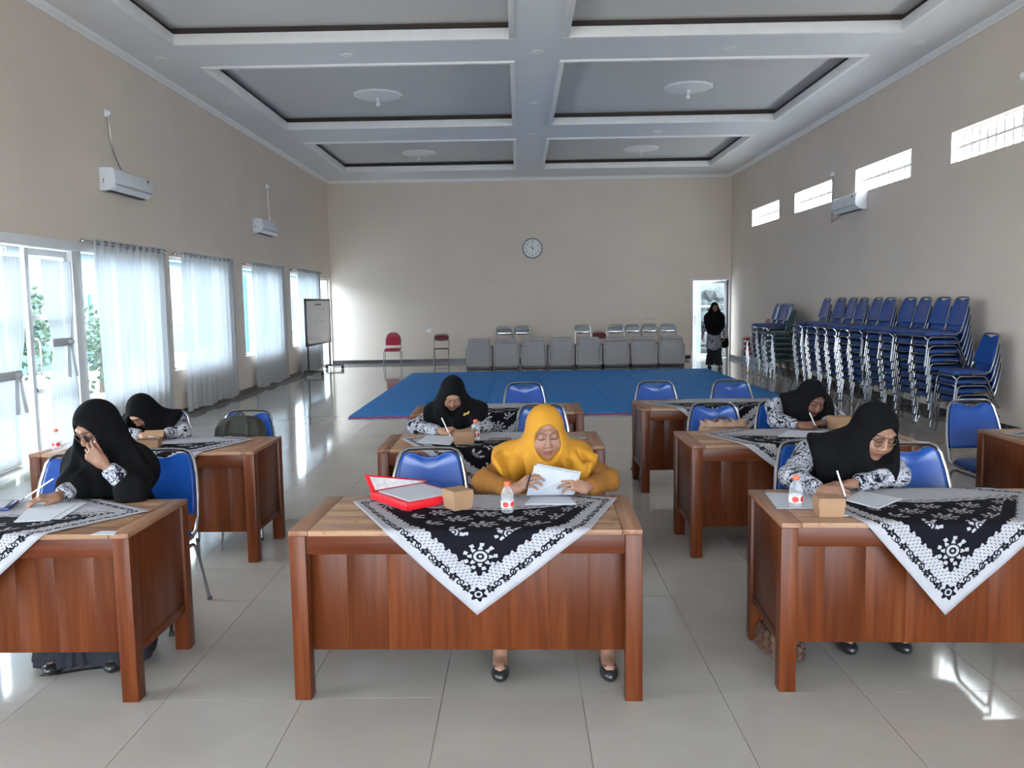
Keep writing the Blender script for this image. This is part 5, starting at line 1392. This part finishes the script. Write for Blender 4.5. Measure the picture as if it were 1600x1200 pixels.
pen('white pen of the woman with the brooch', at_y(706, 686, 5.83), at_y(690, 653, 5.90), pen_m)
# ---------------- woman touching her nose, front row left
e2 = at_y(208, 772, 4.08); e2.z = .80; w2 = at_y(160, 724, 4.05)
e1 = at_y(118, 772, 4.16); e1.z = .80; w1 = at_y(90, 775, 4.00); w1.z = .785
person('woman in a black headscarf and dark glasses touching her nose', (-2.07, 4.44, 0), (at_y(152, 668, 4.24), -26, 30, 0), ((-2.31, 4.36, .865), (-2.06, 4.38, .85)), (-2.16, 4.46, .53),
       ((e1, w1, dict(d=(-.75, -.6, .10), n=(-.1, .1, -1), c=SOFT, t=(25, 25, 25))), (e2, w2, dict(d=(-.62, -.10, .66), n=(-.30, .88, .1), c=((38, 30, 12), (42, 34, 14), (50, 40, 18), (58, 46, 20)), t=(20, 10, 10)))),
       ((-2.20, 4.06, .50), (-1.92, 4.06, .50)), ((-2.22, 3.86, .08), (-1.94, 3.88, .08)), blackcl_m, shirt_m, skirt_m, (.42, .62, .62), 'mid', True, headscale=1.08, fold=.006, hem_c=(-2.15, 4.38, .90), skirt_r=.12, skirt_hem=.02, cape=.024)
pen('slim clear pen of the woman touching her nose', at_y(32, 783, 3.90), at_y(83, 748, 4.02), pen_m)
# ---------------- bowed woman by the curtains, second row left
hcL2 = at_y(222, 643, 6.00); e1, w1 = at_y(196, 690, 6.0), at_y(225, 688, 5.86); e2, w2 = at_y(287, 684, 6.02), at_y(252, 684, 5.92)
for q in (e1, w1, e2, w2): q.z = .795
person('woman in a black headscarf bowed low over her desk by the curtains', (-2.74, 6.32, 0), (hcL2, -22, 52, 4), ((-2.88, 6.16, .83), (-2.57, 6.20, .825)), (-2.72, 6.34, .53),
       ((e1, w1, dict(d=(.7, -.6, 0), n=(.2, .4, -.8), c=GRIP, t=(24, 30, 25))), (e2, w2, dict(d=(-.7, -.5, 0), n=(0, 0, -1), c=FLAT))),
       ((-2.86, 5.95, .50), (-2.60, 5.95, .50)), ((-2.86, 5.88, .08), (-2.60, 5.88, .08)), blackcl_m, shirt_m, skirt_m, (.215, .28, .24), 'mid', fold=.004, hem_c=(-2.74, 6.10, .90))
# ---------------- woman with round glasses, front right
e1 = at_y(1236, 752, 4.10); e1.z = .815; w1 = at_y(1287, 772, 3.89); w1.z = .785
e2 = at_y(1402, 752, 4.10); e2.z = .815; w2 = at_y(1330, 762, 4.02); w2.z = .790
person('woman with round glasses and black headscarf writing beside a snack box', (1.70, 4.44, 0), (at_y(1366, 675, 4.13), 13, 27, 6), ((1.485, 4.28, .89), (1.86, 4.28, .885)), (1.66, 4.46, .53),
       ((e1, w1, dict(d=(.85, -.42, .02), n=(.35, .50, -.75), c=GRIP, t=(22, 32, 25))), (e2, w2, dict(d=(-.9, -.2, 0), n=(0, 0, -1), c=FLAT))),
       ((1.54, 4.06, .50), (1.82, 4.06, .50)), ((1.56, 3.98, .08), (1.82, 3.98, .08)), blackcl_m, shirt_m, skirt_m, (.205, .32, .36), 'light', True, fold=.007, hem_c=(1.675, 4.18, .95), headscale=1.12)
pen('clear pen of the woman with round glasses', at_y(1323, 782, 3.79), at_y(1308, 736, 3.90), pen_m)
# ---------------- woman writing before the chair stacks, second row right
e1 = at_y(1212, 668, 6.10); e1.z = .805; w1 = at_y(1252, 668, 5.93); w1.z = .785; e2 = at_y(1308, 660, 6.10); e2.z = .805; w2 = at_y(1285, 668, 6.0); w2.z = .79
person('woman in a black headscarf writing in front of the chair stacks', (2.10, 6.34, 0), (at_y(1268, 623, 6.10), 16, 30, 2), ((1.905, 6.22, .885), (2.28, 6.24, .875)), (2.09, 6.36, .53),
       ((e1, w1, dict(d=(.9, -.3, .05), n=(.3, .5, -.75), c=GRIP, t=(24, 30, 25))), (e2, w2, dict(d=(-.8, -.3, 0), n=(0, 0, -1), c=FLAT))),
       ((1.98, 5.95, .50), (2.24, 5.95, .50)), ((1.98, 5.88, .08), (2.24, 5.88, .08)), blackcl_m, shirt_m, skirt_m, (.185, .29, .30), 'deep', fold=.006, hem_c=(2.12, 6.14, .93), headscale=1.06)
pen('white pen of the woman before the stacks', at_y(1275, 668, 5.86), at_y(1265, 645, 5.95), pen_m)
# ---------------- woman walking in by the back door
px_ = 4.69; py_ = 20.15
person('woman in a black headscarf standing by the open back door', (px_, py_, 0), ((px_, py_-.03, 1.47), 0, 4, 0), ((px_-.145, py_, 1.215), (px_+.145, py_, 1.215)), (px_, py_+.01, .84),
       (((px_-.245, py_+.01, 1.01), (px_-.29, py_-.05, .79), dict(d=(-.05, -.2, -1), n=(1, 0, 0), c=SOFT)), ((px_+.24, py_+.02, 1.01), (px_+.235, py_-.02, .79), dict(d=(0, -.2, -1), n=(-1, 0, 0), c=SOFT))),
       ((px_-.085, py_-.02, .47), (px_+.085, py_-.06, .47)), ((px_-.10, py_+.06, .09), (px_+.10, py_-.12, .09)), blackcl_m, shirt_m, skirt_m, (.255, .28, .46), 'mid', fold=.005, standing=True, hem_c=(px_, py_-.04, 1.22), skirt_r=.075, skirt_hem=.09)
p = Vector((px_+.245, py_+.0, .62)); t = thing('black_handbag', 'black handbag hanging at the side of the woman by the door', 'handbag', p, 0)
MB().prism([(x, z) for x, z in round_poly(.20, .24, .07, 5)], -.035, .035, Matrix.Rotation(math.radians(90), 4, 'X')).build('bag_body', blackcl_m, t, True, .01); MB().tube(arc((0, 0, .10), .07, 0, 180, 10, (0, 2)), .007, 6).build('handle', blackcl_m, t, True)
# ---------------- the sheet of paper in the reader's hands
a, b_, c, d = at_y(835, 727, 3.945), at_y(904, 740, 3.94), at_y(893, 777, 4.03), at_y(822, 776, 4.03)
cx_ = (a+b_+c+d)/4; nrm = (b_-a).cross(d-a).normalized()*.0022
t = thing('paper_sheaf', 'sheaf of white paper held up by the woman in yellow', 'paper', cx_)
o = MB().add([p-cx_ for p in (a, b_, c, d)]+[p-cx_+nrm for p in (a, b_, c, d)], [(0, 1, 2, 3), (7, 6, 5, 4), (0, 4, 5, 1), (1, 5, 6, 2), (2, 6, 7, 3), (3, 7, 4, 0)]).build('sheet', paper_m, t)
off = Vector((.012, .006, .004)); o = MB().add([p-cx_+nrm*2+off for p in (a, b_, c, d)]+[p-cx_+nrm*2.6+off for p in (a, b_, c, d)], [(0, 1, 2, 3), (7, 6, 5, 4), (0, 4, 5, 1), (1, 5, 6, 2), (2, 6, 7, 3), (3, 7, 4, 0)]).build('sheet', paper_m, t)
pen('black pen held by the woman in yellow', at_y(822, 765, 3.925), at_y(829, 740, 3.905), pendark_m)
